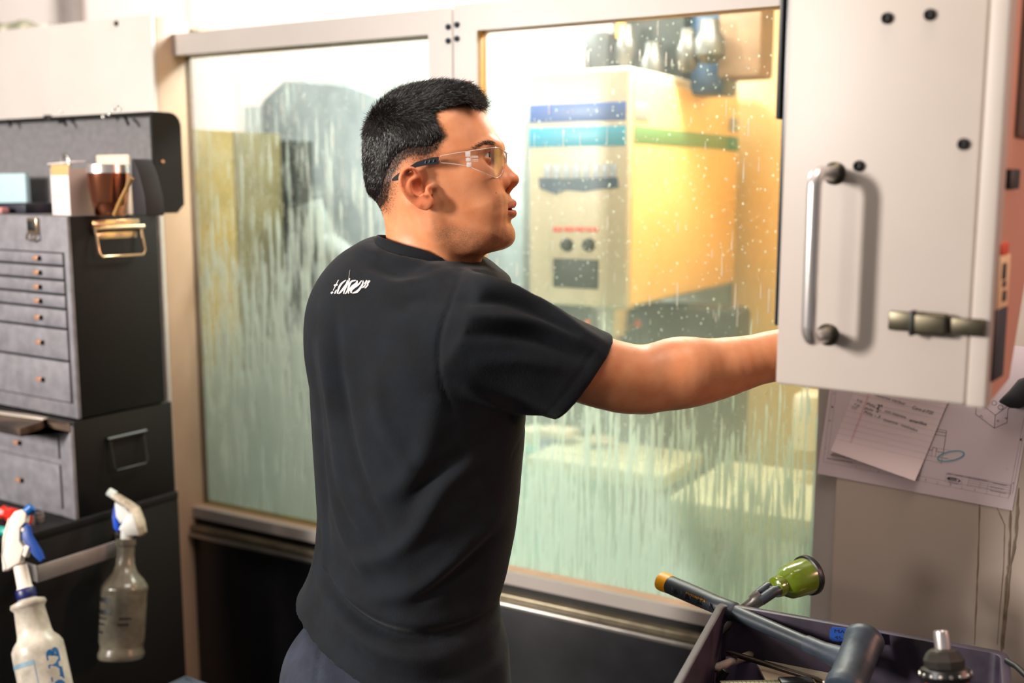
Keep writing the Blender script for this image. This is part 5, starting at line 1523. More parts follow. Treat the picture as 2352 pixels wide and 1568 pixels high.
# black pointed logo in the title block
mb2 = MB()
def poly_px(mbx, pts, v=LV): mbx.add([Vector((onplane(F, a, b, v)[0], v, onplane(F, a, b, v)[1])) for a, b in pts], [tuple(range(len(pts)))])
poly_px(mb2, [(2174, 1098), (2179, 1095), (2198, 1098), (2197, 1105), (2179, 1102)])
poly_px(mb2, [(2199, 1099), (2201, 1099), (2207, 1104), (2201, 1107), (2199, 1107), (2203, 1103)])
mb2.build('black_logo', M_ink, dr)
mb3 = MB()
for t, a, b, h in (('GKN', (2180.5, 1101.6), (2196, 1104.4), 4.5),):
    vs, fs = local_text(F, LV - 0.0004, t, a, b, h); mb3.add(vs, fs)
mb3.build('logo_letters', M_paper, dr)
for t, a, b, h in (('GKN Aerospace', (2178, 1108), (2201, 1112), 2.6), ('4', (2124, 1103), (2127, 1103.6), 4), ('3', (2181, 1114), (2184, 1114.6), 4), ('2', (2237, 1126), (2240, 1126.6), 4), ('A', (2325, 1111), (2328, 1111.6), 5), ('7', (1964, 1072), (1967, 1072.6), 3.5), ('6', (2016, 1083), (2019, 1083.6), 3.5),
                   ('NOSE MOUNT CAM 1', (2274, 1119), (2306, 1125), 3), ('MILFX MOUNTING, JAWS', (2280, 1110), (2312, 1116), 3), ('MILFX MOUNTING-1001', (2274, 1127), (2310, 1134), 3), ('NEXT ASSEMBLY USED ON REVISION', (2176, 1088), (2268, 1105), 2.6),
                   ('1.234 MAX', (2158, 1051), (2176, 1054), 2.4), ('COMPONENT TO HELD CAPTIVE FOR', (1906, 1045), (1966, 1056), 3), ('EXPORT CLASSIFICATION FOR THIS ITEM', (1898, 1053), (1957, 1063), 2.6), ('C', (1914, 905), (1917, 905.5), 4), ('B', (1904, 967), (1907, 967.5), 4), ('A', (1894, 1030), (1897, 1030.5), 4)):
    vs, fs = local_text(F, LV, t, a, b, h); mb.add(vs, fs)
poly_px(mb, [(1910, 931), (1914, 934), (1910, 937)]); poly_px(mb, [(2342, 1009), (2347, 1005), (2346, 1013)])
mb.build('printed_drawing', M_ink, dr, kind='stuff')
mb = MB(); ell_px(mb, 2184, 1047, 31, 10.5, -0.20, 0.0018, LV - 0.0004); mb.build('marker_circle', M_marker, dr)
nt = empty('lined_note', F, 'lined notebook page with handwritten Spanish tool list hanging over the drawing', 'paper')
curl = lambda s, t: 0.001 + 0.010 * max(0, t - 0.78) ** 2 / 0.05 * (0.3 + 0.7 * s)
NV = PV - 0.002
sheet('note_page', quad_on([(2000, 800), (2212, 838), (2104, 1101), (1909, 1034)], NV, 14, curl), 0.0004, mat('note_paper', (228, 208, 208), 0.7), nt)
NL = NV - 0.0018
mb = MB()
for k in range(15):
    y0_ = 880 + k * 13.0; t_ = (y0_ - 800) / 234
    xl = 2000 - 91 * t_; xr_ = 2212 - 108 * ((y0_ + 42 - 838) / 263)
    if y0_ + 66 > 1100 and k > 12: break
    if xl < 1909: break
    line_px(mb, [(xl, y0_ - 3), (xr_, y0_ + (xr_ - xl) * 0.22)], 0.0003, NL)
mb.build('rule_lines', mat('rule_blue', (150, 156, 176), 0.7), nt)
mb = MB()
for dx in (0, 3): line_px(mb, [(1998 + dx, 895), (1942 + dx, 1043)], 0.0004, NL - 0.0001)
mb.build('margin_lines', mat('margin_red', (210, 110, 120), 0.7), nt)
mb = MB()
for t, a, b, h, bo in (('centros carbur', (2008, 908), (2080, 930), 7, 0), ('Cero al P20', (2094, 938), (2142, 952), 8, 0), ('T15', (1966, 921), (1980, 925), 6, 0), ('T16', (1960, 931), (1974, 934), 6, 0), ('T17', (1954, 938), (1968, 941), 6, 0),
                       ('Pi\u00f1a', (1989, 929), (2009, 936), 7, 0), ('2"', (2012, 938), (2026, 941), 11, 0.02), ('con insertos', (2031, 945), (2080, 961), 7, 0), ('amarillos', (2088, 967), (2128, 977), 7, 0.01),
                       ('Pi\u00f1a  2"', (1985, 940), (2023, 948), 6, 0), ('Pi\u00f1a - 3', (1983, 948), (2021, 960), 6.5, 0), ('insertos', (2028, 965), (2062, 975), 6.5, 0), ('cuadrados', (2068, 977), (2107, 991), 6.5, 0)):
    vs, fs = local_text(F, NL - 0.0002, t, a, b, h, shear=0.25, bold=bo); mb.add(vs, fs)
mb.build('handwriting', mat('pencil', (60, 52, 62), 0.7), nt)
# black clip at the right edge
ck = empty('black_clip', F, 'rounded black magnetic clip at the right edge above the drawing', 'clip')
xa, zA = P(2300, 930, PV - 0.01); xb, zB = P(2400, 872, PV - 0.01)
poly = [(P(px, py, PV)[0], P(px, py, PV)[1]) for px, py in ((2296, 918), (2322, 932), (2344, 933), (2366, 925), (2400, 900), (2400, 850), (2340, 870), (2318, 896))]
MB().prism(poly, PV - 0.022, PV - 0.001, 'y').build('clip_body', M_blackp, ck, bevel=0.003)
# ------------------------------------------------------------------ machinist's chests on a roller cabinet, left
TBX = frame(151, 2.25, 33.5)
def Tf(px, py, v=0.0): return onplane(TBX, px, py, v)
def Ts(px, py, u=0.0): return onside(TBX, px, py, u)
M_crackle = mat('crackle_black_lit', (124, 122, 128), 0.55, var=0.25, scale=30, bump=0.25, bscale=300)  # black finish painted grey for the light on the fronts
M_side = mat('black_side_shaded', (15, 14, 13), 0.6, spec=0.25, bump=0.2, bscale=300)  # same black finish, darkened for the unlit sides
M_felt = mat('grey_felt', (120, 118, 120), 0.9, var=0.2, scale=60)
M_brass = mat('brass_pull', (222, 168, 136), 0.3, 0.55)
M_brasschrome = mat('nickel', (206, 180, 150), 0.2, 0.9)
chest = empty('machinist_chest', TBX, 'open-lidded black machinist chest with seven thin drawers, top of the stack at left', 'tool chest')
zc_t = Tf(156, 497)[1]; zc_b = Tf(180, 962)[1]
dch = Ts(360, 490)[0]; LX = -0.74
MB().rbox(LX, 0, 0.006, dch, zc_b, zc_t, 0.003).build('cabinet_body', M_side, chest, label='black right side of the chest')
MB().rbox(LX, -0.001, -0.002, 0.0065, zc_b, zc_t, 0.002).build('front_frame', M_crackle, chest)
MBgap = None
lines_ = [(571, 580, 148), (602, 611, 149), (634, 644, 151), (665, 677, 153), (696, 710, 155), (738, 756, 158), (807, 830, 163), (897, 927, 171)]
zl = [Tf(c, b, -0.002)[1] for a, b, c in lines_]
xr_d = Tf(150, 600)[0]
knobs = [(90, 592), (92, 625), (92, 658), (93, 690), (94, 728), (97, 785), (98, 870)]
MB().box(LX + 0.01, xr_d + 0.001, -0.0035, -0.001, zl[7], zl[0]).build('drawer_gap', M_black, chest)
for i in range(7):
    z1_, z0_ = zl[i] - 0.0025, zl[i + 1] + 0.0025
    dw = MB().rbox(LX + 0.02, xr_d, -0.007, -0.001, z0_, z1_, 0.0015).build('drawer', M_crackle, chest)
    kx, kz = Tf(knobs[i][0], knobs[i][1], -0.007)
    kb = MB().rbox(kx - 0.012, kx + 0.006, -0.016, -0.007, kz - 0.0045, kz + 0.0045, 0.001).build('pull', M_brass, dw)
    MB().rbox(kx + 0.006, kx + 0.0065, -0.0155, -0.007, kz - 0.0042, kz + 0.0042, 0.0002).build('pull_end', M_black, dw)
# front latch
lx0, lz0 = Tf(64, 500, -0.004); lx1, lz1 = Tf(93, 552, -0.004)
lt = MB().rbox(lx0 + .003, lx1 - .003, -0.010, -0.002, lz1 + 0.012, lz0, 0.002).build('front_latch', M_brasschrome, chest)
MB().rbox(lx0 + .007, lx1 - .007, -0.0115, -0.0095, lz1 + 0.02, lz0 - .006, 0.001).build('latch_slot', M_black, lt)
MB().tube([(lx0 + .006, -.011, lz1 + .014), (lx0 + .003, -.012, lz1 + .003), ((lx0 + lx1) / 2, -.012, lz1 - .001), (lx1 - .004, -.012, lz1 + .004), (lx1 - .006, -.011, lz1 + .014)], 0.0022, 10).build('latch_loop', M_brasschrome, lt)
# tray top (recess behind the front edge)
MB().box(LX + 0.006, -0.006, 0.01, dch - 0.004, zc_t - 0.004, zc_t + 0.0005).build('top_tray', M_felt, chest)
# lid standing open
yl0 = dch - 0.004; yl1 = dch + 0.075
zl_t = Tf(340, 253, dch)[1]
zl_t = onside(TBX, 352, 256, 0.0)[1]
prof = [(yl0, zc_t + 0.001), (yl0, zl_t), (yl0 + 0.035, zl_t)] + [(yl1 - 0.03 + 0.03 * math.sin(math.radians(a)), zl_t - 0.03 + 0.03 * math.cos(math.radians(a))) for a in (0, 20, 40, 60, 80, 90)] + [(yl1, zc_t + 0.02), (yl1 - 0.02, zc_t + 0.001)]
lid = MB().prism(prof, -0.004, 0.003, 'x').build('lid', M_side, chest)
MB().box(LX, -0.004, yl1 - 0.006, yl1, zc_t + 0.02, zl_t - 0.03).build('lid_back', M_side, lid)
MB().box(LX, -0.004, yl0, yl1 - 0.02, zl_t - 0.005, zl_t).build('lid_edge', M_side, lid)
MB().box(LX, -0.004, yl0 + 0.03, yl0 + 0.034, zc_t + 0.001, zl_t - 0.006).build('lid_lining', M_felt, lid)
xx_, zz_ = onside(TBX, 374, 371, 0.003)
MB().lathe([(0.004, 0), (0.003, 0.002), (0, 0.0025)], Matrix.Translation((0.003, xx_, zz_)) @ Matrix.Rotation(math.pi / 2, 4, 'Y'), 12).build('rivet', M_brass, lid)
for px, py in ((38, 285), (165, 283), (308, 281)):
    x, z = Tf(px, py, yl0 + 0.02)
    MB().tube([(x - 0.02, yl0 + 0.012, z + 0.010), (x - 0.008, yl0 + 0.006, z + 0.005), (x, yl0 + 0.004, z - 0.006)], 0.0035, 8).build('lid_hook', M_blackp, lid)
x, z = Tf(113, 272, yl0); MB().rbox(x - .014, x + .012, yl0 - .006, yl0, z - .006, z + .008, .001).build('catch', M_blackp, lid)
for px, py in ((140, 256), (262, 250), (276, 250), (268, 243), (238, 268), (252, 262)):
    x, z = Tf(px, py, yl0 - 0.002); MB().lathe([(0.001, -.004), (0.0045, -.003), (0.005, 0), (0.0035, .0035), (0, .0045)], Matrix.Translation((x, yl0 - .002, z)), 12).build('lid_stud', M_alu, lid)
# side handles
def side_handle(parent, pxs, u, m, plate=True):
    (ya, zA), (yb, zB) = Ts(pxs[0], pxs[1], u), Ts(pxs[2], pxs[3], u)
    h = MB()
    if plate:
        h.rbox(u, u + 0.003, ya + .002, yb - .002, zA - 0.018, zA, 0.001)
        h.rbox(u, u + 0.002, ya + .010, yb - .010, zA - 0.040, zA - 0.026, 0.001)
    h.tube([(u + 0.008, ya - 0.002, zA - 0.016), (u + 0.008, yb + 0.004, zA - 0.016)], 0.0055, 12)
    o = h.build('side_handle', m, parent)
    MB().tube([(u + .008, ya + .004, zA - .018), (u + .018, ya + .004, zB + .012), (u + .019, ya + .010, zB + .003), (u + .020, yb - .010, zB + .003), (u + .019, yb - .004, zB + .012), (u + .008, yb - .004, zA - .018)], 0.003, 10).build('bail', m, o)
side_handle(chest, (208, 506, 324, 586), 0.0, M_brasschrome)
# middle chest
mid = empty('middle_chest', TBX, 'scuffed two-drawer black chest under the thin-drawer chest', 'tool chest')
zm_b = Tf(175, 1195, -0.02)[1]
um, vm = Tf(168, 1080, -0.02)[0], -0.02
dm_ = Ts(402, 1090, um)[0]
MB().rbox(LX, um, vm + 0.008, dm_, zm_b, zc_b - 0.003, 0.003).build('cabinet_body', M_side, mid)
MB().rbox(LX, um - 0.001, vm, vm + 0.0085, zm_b, zc_b - 0.012, 0.002).build('front_frame', M_crackle, mid)
xm = Tf(141, 1080, vm)[0]
za1 = Tf(135, 1000, vm)[1]; za0 = Tf(137, 1052, vm)[1]; zb1_ = Tf(137, 1066, vm)[1]; zb0_ = Tf(146, 1167, vm)[1]
for z1_, z0_, kp_ in ((za1, za0, (45, 1015)), (zb1_, zb0_, (50, 1101))):
    dw = MB().rbox(LX + 0.03, xm, vm - 0.005, vm + 0.001, z0_, z1_, 0.0015).build('drawer', M_crackle, mid)
    kx, kz = Tf(*kp_, vm - 0.005)
    MB().rbox(kx - 0.012, kx + 0.006, vm - 0.014, vm - 0.005, kz - 0.0045, kz + 0.0045, 0.001).build('pull', M_brass, dw)
    MB().rbox(kx + 0.006, kx + 0.0065, vm - 0.0135, vm - 0.005, kz - 0.0042, kz + 0.0042, 0.0002).build('pull_end', M_black, dw)
side_handle(mid, (242, 992, 330, 1062), um, M_blackp, plate=False)
# pulled-out board with measuring tools between the chests
zt0 = zc_b - 0.012
bx1, by1 = onlevel(TBX, 170, 945, zt0); bxf, byf = onlevel(TBX, 50, 990, zt0)
trayM = mat('oiled_board', (96, 78, 64), 0.5, var=0.5, scale=14, col2=(40, 30, 26))
MB().prism([(LX, byf - 0.002), (onlevel(TBX, 52, 988, zt0)[0], byf), (min(bx1, um - .002), max(by1, -.05)), (um - 0.002, vm - .001), (LX, vm - 0.001)], zt0 - 0.012, zt0 + 0.004, 'z').build('pull_out_board', trayM, mid)
def lay(name, label, cat, px0, py0, px1, py1, z, build):
    a = onlevel(TBX, px0, py0, z); b = onlevel(TBX, px1, py1, z)
    p = TBX @ Vector((a[0], a[1], z)); q = TBX @ Vector((b[0], b[1], z)); ang = math.atan2(q.y - p.y, q.x - p.x)
    r = empty(name, Matrix.Translation((p + q) / 2) @ Matrix.Rotation(ang, 4, 'Z'), label, cat)
    build(r, (q - p).length); return r
lay('steel_rule', 'pale steel rule lying along the pulled-out board at left', 'ruler', -60, 940, 108, 962, zt0 + 0.0045, lambda r, l: MB().rbox(-l / 2, l / 2, -0.011, 0.011, 0, 0.002, 0.0005).build('blade', mat('pale_steel', (222, 210, 196), 0.35, 0.3), r))
def caliper(r, l):
    MB().rbox(-l / 2, l / 2, -0.007, 0.007, 0.0, 0.004, 0.0008).build('beam', M_alu, r)
    MB().prism([(l / 2 - .03, -.007), (l / 2 - .01, -.03), (l / 2 - .004, -.03), (l / 2, .007), (l / 2 - .03, .007)], 0, 0.005, 'z').build('fixed_jaw', M_alu, r)
    MB().rbox(l / 2 - 0.08, l / 2 - 0.035, -0.014, 0.012, 0, 0.007, 0.001).build('slider', M_blackp, r)
lay('slide_caliper', 'steel slide caliper behind the rule on the pulled-out board', 'caliper', -80, 915, 60, 933, zt0 + 0.0045, caliper)

# roller cabinet, raised rim, push rail
cab = empty('roller_cabinet', TBX, 'large black roller cabinet carrying the two chests, tools loose on its top', 'tool cabinet')
zk = zm_b
us = onside(TBX, 405, 1119, um + 0.035)
uk = um + 0.035
yk1 = Ts(409, 1119, uk)[0]
MB().rbox(LX - 0.05, uk, -0.30, yk1, 0.06, zk - 0.006, 0.004).build('cabinet_body', M_side, cab)
MB().rbox(LX - 0.05, uk - 0.008, -0.295, yk1 - 0.01, zk - 0.006, zk - 0.0005, 0.001).build('rubber_mat', M_black, cab)
MB().rbox(uk - 0.008, uk, -0.30, yk1, zk - 0.007, zk + 0.012, 0.002).build('side_rim', M_side, cab)
for i, (a, b) in enumerate(((0.64, 0.80), (0.46, 0.62), (0.28, 0.44), (0.10, 0.26))):
    if b > zk - 0.02: b = zk - 0.03
    dw = MB().rbox(LX - 0.02, uk - 0.03, -0.308, -0.3, a, b, 0.002).build('drawer', M_crackle, cab)
    MB().tube([(LX + .1, -.30, b - .03), (LX + .1, -.33, b - .03), (uk - .15, -.33, b - .03), (uk - .15, -.30, b - .03)], .006, 10).build('drawer_handle', M_alu, dw)
for x, y in ((LX, -.22), (LX, yk1 - .08), (uk - .08, -.22), (uk - .08, yk1 - .08)):
    MB().lathe([(1e-4, -.014), (.028, -.014), (.03, -.01), (.03, .01), (.028, .014), (1e-4, .014)], Matrix.Translation((x, y, 0.0301)) @ Matrix.Rotation(math.pi / 2, 4, 'X'), 20).build('caster', M_black, cab)
ra = Ts(84, 1292, uk + 0.05); rb = Ts(292, 1242, uk + 0.05)
zr = (ra[1] + rb[1]) / 2
rail = MB()
ry0, ry1 = ra[0], Ts(300, 1240, uk + .05)[0]
rail.rbox(uk + 0.046, uk + 0.050, ry0, ry1, zr - 0.034, zr, 0.001)
rail.rbox(uk + 0.001, uk + 0.050, ry0, ry0 + 0.004, zr - 0.034, zr, 0.001)
rail.rbox(uk + 0.001, uk + 0.050, ry1 - 0.004, ry1, zr - 0.034, zr, 0.001)
rail.build('push_rail', mat('rail_steel', (170, 162, 160), 0.4, 0.6, var=0.2, scale=12), cab)

# loose tools on top
def screwdriver(name, label, px0, py0, px1, py1, r, col, zz):
    a = onlevel(TBX, px0, py0, zz); b = onlevel(TBX, px1, py1, zz)
    p = TBX @ Vector((a[0], a[1], zz)); q = TBX @ Vector((b[0], b[1], zz)); d = (q - p); l = d.length
    M_ = axes((p.x, p.y, zk + r), d, Vector((0, 0, 1)).cross(d))
    e = empty(name, M_, label, 'screwdriver')
    R_ = Matrix.Rotation(math.pi / 2, 4, 'Y')
    MB().lathe([(r * .45, 0), (r * .9, l * .03), (r * .62, l * .16), (r * .95, l * .3), (r, l * .85), (r * .8, l)], Matrix.Rotation(math.pi / 2, 4, 'Y'), 8).build('grip', mat('grip_' + label[:4], col, 0.2, spec=0.8), e, angle=30)
    MB().tube([(0, 0, 0), (-0.09, 0, 0)], r * .25, 8).build('shaft', M_alu, e)
    return e
screwdriver('screwdriver', 'glossy red screwdriver lying in front of the middle chest', 8, 1180, 62, 1198, 0.0165, (214, 40, 22), zk + 0.012)
screwdriver('screwdriver', 'teal-handled screwdriver below the red one on the roller cabinet', -30, 1214, 30, 1222, 0.010, (20, 150, 140), zk + 0.010)
def socket(px, py, r, h, label, m=M_alu):
    a = onlevel(TBX, px, py, zk); p = TBX @ Vector((a[0], a[1], zk))
    e = empty('socket', p, label, 'socket', 'loose sockets on the roller cabinet')
    MB().lathe([(r, 0), (r, h * .6), (r * .86, h * .65), (r * .86, h), (r * .6, h), (r * .6, h * .6)], None, 16).build('socket_body', m, e)
for px, py, r, h, l in ((72, 1203, .009, .016, 'bright small steel socket left of the spray nozzle on the cabinet'), (92, 1196, .010, .018, 'bright steel socket further back beside the chest foot'), (48, 1222, .011, .014, 'dull grey socket between the teal screwdriver and spray nozzle'), (30, 1207, .010, .012, 'dull grey socket under the red screwdriver tip')):
    socket(px, py, r, h, l)

# things standing on the chest
zt = zc_t + 0.0006
def stand(px, yloc, yaw=33.5, z=zt):
    a = onplane(TBX, px, 489, yloc); p = TBX @ Vector((a[0], yloc, z))
    return Matrix.Translation((p.x, p.y, z)) @ Matrix.Rotation(-math.radians(yaw), 4, 'Z')
kx = 2.32 / 2526
cb = empty('carton', stand(152, 0.03, 38), 'small white carton with open flaps standing beside the copper tumbler', 'carton')
M_card = mat('white_card', (232, 222, 218), 0.6); M_cardin = mat('card_inside', (206, 168, 112), 0.7); M_cards = mat('pink_card', (206, 176, 164), 0.6)
hh_, wx_, dy_ = 0.098, 0.072, 0.07
mb = MB().rbox(-wx_ * .75, wx_ * .25, 0, 0.0015, 0, hh_ * .85, .0003); mb.rbox(-wx_ * .75, wx_ * .25, dy_ - .0015, dy_, 0, hh_, .0003); mb.rbox(-wx_ * .75, -wx_ * .75 + .0015, 0, dy_, 0, hh_, .0003); mb.box(-wx_ * .75, wx_ * .25, 0, dy_, 0, .001)
mb.build('carton_walls', M_card, cb)
MB().rbox(wx_ * .25 - .0015, wx_ * .25, 0, dy_, 0, hh_ * 1.0, .0003).build('carton_side', M_cards, cb)
MB().rbox(-wx_ * .73, wx_ * .23, .002, .004, hh_ * .84, hh_ * 1.08, .0004).build('carton_inner', M_cardin, cb)
MB().add([(-wx_ * .8, -.004, hh_ * 1.1), (wx_ * .24, -.002, hh_ * 1.12), (wx_ * .24, dy_ * .6, hh_ * 1.16), (-wx_ * .75, dy_ * .6, hh_ * 1.16), (-wx_ * .8, -.004, hh_ * 1.085), (wx_ * .24, -.002, hh_ * 1.105), (wx_ * .24, dy_ * .6, hh_ * 1.145), (-wx_ * .75, dy_ * .6, hh_ * 1.145)], [(0, 1, 2, 3), (4, 7, 6, 5), (0, 4, 5, 1), (1, 5, 6, 2), (2, 6, 7, 3), (3, 7, 4, 0)]).build('flap', M_card, cb)
mb = MB()
for k in range(9): mb.box(-wx_ * .68 + k * .0062, -wx_ * .68 + k * .0062 + .0042, -.0003, .0001, hh_ * .40, hh_ * .425)
mb.build('printed_line', mat('grey_print', (120, 112, 120), .6), cb)
M_copper = mat('copper_mirror', (226, 142, 106), 0.16, 1.0)
tm = empty('tumbler', stand(254, 0.075), 'polished copper stemless tumbler on the chest beside the carton', 'tumbler')
MB().lathe([(0.026, 0), (0.031, 0.002), (0.036, 0.03), (0.0425, 0.075), (0.043, 0.088)], None, 40).build('tumbler_body', M_copper, tm, angle=60)
MB().lathe([(0.043, 0.088), (0.0425, 0.105), (0.0405, 0.106), (0.040, 0.09), (0.03, .06), (0.001, .058)], None, 40).build('rim', M_chrome, tm, angle=60)
ev = empty('envelope', stand(262, 0.150, 33.5), 'cream card envelope standing behind the copper tumbler', 'card')
MB().rbox(-0.052, 0.058, 0, 0.004, 0, 0.128, 0.001).build('card_sheet', mat('cream_card', (226, 206, 184), 0.6), ev)
ca_ = empty('glasses_case', stand(328, 0.10), 'dark leather case standing upright at the right end of the chest', 'case')
MB().prism([(-.016, 0), (.026, 0), (.024, .04), (.010, .085), (-.006, .115), (-.014, .118), (-.018, .06)], -.012, .035, 'y').build('case_body', mat('dark_leather', (18, 12, 18), 0.7), ca_, bevel=.004)
br = empty('brush', stand(290, 0.05), 'yellowish brush leaning against the dark case', 'brush')
MB().tube([(-.008, -.022, .004), (.018, -.024, .036), (.036, -.022, .060)], [.0045, .004, .0035], 10).build('brush_handle', mat('amber_wood', (170, 130, 70), 0.4), br)
MB().tube([(.036, -.022, .060), (.048, -.021, .078)], [.004, .0065], 8).build('bristles', mat('bristle', (150, 118, 74), 0.8, bump=.5), br)
nb_ = empty('notebook', stand(30, 0.06), 'dark blue notebook lying at the left end of the chest', 'notebook')
MB().rbox(-.11, .055, -.005, .10, 0, .022, .002).build('cover', mat('navy_cover', (20, 22, 40), 0.5), nb_)
MB().rbox(-.108, .052, -.003, .098, .004, .018, .001).build('page_block', M_paper, nb_)
pc_ = empty('pencil_case', nb_.matrix_world @ Matrix.Translation((-.03, -.028, -.000)), 'pink pencil case in front of the dark notebook', 'pencil case')
MB().rbox(-.09, .045, -.01, .012, 0, .014, .005, 3).build('case_body', mat('pink_cloth', (206, 140, 140), 0.7), pc_)
bk = empty('folder', stand(25, 0.19), 'pale blue folder standing behind the notebook', 'folder')
MB().rbox(-.12, .068, 0, .012, 0, .090, .001).build('cover', mat('pale_blue', (176, 204, 212), 0.6), bk)
pk = empty('padlock', stand(158, 0.17), 'small padlock behind the carton against the grey lid lining', 'padlock')
MB().rbox(-.018, .018, -.008, .008, 0, .095, .004).build('lock_body', M_greyin, pk)
MB().tube([(-.013, 0, .095), (-.013, 0, .118), (-.007, 0, .130), (0, 0, .133), (.007, 0, .130), (.013, 0, .118), (.013, 0, .095)], .0035, 10).build('shackle', M_alu, pk)

# ---- grey crate low in the dark, behind the man
cr = W(427, 1547, 2.30)
_R = Matrix.Rotation(-math.radians(33.5), 4, 'Z'); _o = cr - _R @ Vector((-.165, .125, 0))
gc = empty('grey_crate', Matrix.Translation((_o.x, _o.y, 0)) @ _R, 'grey-blue plastic crate on the floor in the dark by the cabinet', 'crate')
zcr = cr.z
mb = MB(); mb.rbox(-.16, .16, -.12, .12, 0, .01, .002)
for a in ((-.16, -.152, -.12, .12), (.152, .16, -.12, .12), (-.16, .16, -.12, -.112), (-.16, .16, .112, .12)): mb.rbox(a[0], a[1], a[2], a[3], 0, zcr, .003)
mb.rbox(-.165, .165, -.125, .125, zcr - .012, zcr - .004, .002)
mb.build('crate_body', mat('grey_blue_plastic', (84, 96, 110), 0.5), gc)
# ------------------------------------------------------------------ spray bottles hooked on the push rail
def bottle(name, label, top, bot, Y, r, plastic, collar_col, head_m, trig_m, flip, prof, nozzle_m, text=None, Yb=None):
    """axis runs from pixel `bot` (base) to pixel `top` (neck) at depth Y"""
    a = W(*bot, Yb or Y); b = W(*top, Y); ax = (b - a).normalized(); H_ = (b - a).length
    xdir = Vector((1, 0, 0)) * flip; xdir = (xdir - ax * xdir.dot(ax)).normalized()
    ydir = ax.cross(xdir)
    M_ = Matrix(((xdir.x, ydir.x, ax.x, a.x), (xdir.y, ydir.y, ax.y, a.y), (xdir.z, ydir.z, ax.z, a.z), (0, 0, 0, 1)))
    e = empty(name, M_, label, 'spray bottle')
    body = MB().lathe([(p * r, z * H_) for p, z in prof], None, 40).build('bottle_body', plastic, e, angle=50)
    return e, H_, body
M_plw = mat('milky_plastic', (206, 196, 182), 0.35, var=0.3, scale=14, col2=(150, 144, 132), sss=0.15)
M_plg = mat('grimy_plastic', (104, 98, 84), 0.22, var=0.6, scale=12, col2=(70, 66, 58), spec=0.7)
M_white = mat('white_plastic', (232, 220, 208), 0.35)
M_trigblue = mat('trigger_blue', (10, 60, 140), 0.35)
M_navycap = mat('navy_cap', (14, 22, 84), 0.4)
M_greyw = mat('grey_white_plastic', (206, 208, 204), 0.35, var=0.15, scale=20)
prof1 = [(0.97, 0), (1.0, .01), (1.0, .66), (0.985, .705), (0.88, .735), (0.70, .765), (0.66, .79), (0.585, .93), (0.66, .945), (0.70, .955), (0.66, .975), (0.36, .99), (0.34, 1.0)]
e1_, H1, b1 = bottle('spray_bottle', 'milky white spray bottle with navy collar at the bottom left corner', (62, 1372), (145, 1760), 2.0, 0.047, M_plw, None, None, None, 1, prof1, None, Yb=1.90)
MB().lathe([(.0175, 0), (.0185, .002), (.0185, .017), (.016, .020)], Matrix.Translation((0, 0, H1 - .002)), 28).build('collar', M_navycap, e1_)
MB().lathe([(.0155, 0), (.0135, .004), (.0125, .045)], Matrix.Translation((0, 0, H1 + .018)), 24).build('neck_tube', M_white, e1_)
def spray_head(e, z0, head_m, trig_m, noz_m, s=1.0, mirror=1):
    P3 = lambda pts: [(x * s * mirror, z0 + z * s) for x, z in pts]
    shroud = [(-.020, .000), (-.030, -.002), (-.026, .030), (-.014, .062), (.002, .092), (.016, .104), (.030, .104), (.036, .094), (.030, .078), (.018, .070), (.012, .046), (.018, .030), (.010, .018), (.004, .006)]
    h = MB().prism(P3(shroud), -.011 * s, .011 * s, 'y').build('spray_head', head_m, e, bevel=.002)
    MB().prism(P3([(-.022, .004), (-.028, .000), (-.024, .030), (-.011, .064), (.005, .095), (.001, .093), (-.016, .062), (-.024, .030)]), -.0125 * s, .0125 * s, 'y').build('head_rib', head_m, h)
    MB().prism(P3([(.016, .070), (.028, .078), (.034, .070), (.034, .052), (.046, .016), (.048, .000), (.040, -.004), (.030, .012), (.020, .040), (.014, .052)]), -.006 * s, .006 * s, 'y').build('trigger', trig_m, e, bevel=.0015)
    MB().prism(P3([(.006, .024), (.022, .036), (.028, .030), (.016, .012)]), -.009 * s, .009 * s, 'y').build('piston_block', head_m, e, bevel=.002)
    a = Vector(((.034) * s * mirror, 0, z0 + .098 * s)); d = Vector((.012 * s * mirror, 0, .006 * s))
    MB().tube([a, a + d], .0095 * s, 16).build('nozzle', noz_m, e)
    MB().tube([(.021 * s * mirror, -.0075 * s, z0 + .066 * s), (.021 * s * mirror, .0075 * s, z0 + .066 * s)], .0035 * s, 10).build('pivot', head_m, h)
spray_head(e1_, H1 + .062, M_white, M_trigblue, mat('nozzle_blue', (20, 96, 170), 0.35), 1.0, 1)
# printed text and label frame wrapped on the first bottle
def wrap(mb, vs, fs, r, a0, z0):
    """x runs along the turned axis: the text reads down the bottle"""
    out = []
    for q in vs:
        an = a0 + (q.x) / r
        out.append((math.cos(an) * (r + .0006), math.sin(an) * (r + .0006), z0 + q.y))
    mb.add(out, fs, True)
vs, fs = text_mesh('ECOLAB', 0.032, extrude=0, bold=0.0022)
mb = MB(); wrap(mb, [Vector((-q.y, q.x * 1.08, 0)) for q in vs], [f for f in fs], .047, math.radians(-24), H1 * .665 - max(q.x for q in vs) * 1.08 + .002)
mb.build('brand_letters', mat('letter_blue', (20, 96, 160), 0.4), b1)
def ring_patch(a0, a1, z0_, z1_, m, name, parent, r=.0474):
    mb = MB(); n = 14; vs = []
    for k in range(n + 1):
        an = math.radians(a0 + (a1 - a0) * k / n)
        for z in (z0_, z1_): vs.append((math.cos(an) * r, math.sin(an) * r, z))
    mb.add(vs, [(2 * k, 2 * k + 2, 2 * k + 3, 2 * k + 1) for k in range(n)], True); return mb.build(name, m, parent)
M_faded = mat('faded_blue_print', (120, 150, 168), 0.5, var=0.3, scale=30)
zf = H1 * .64
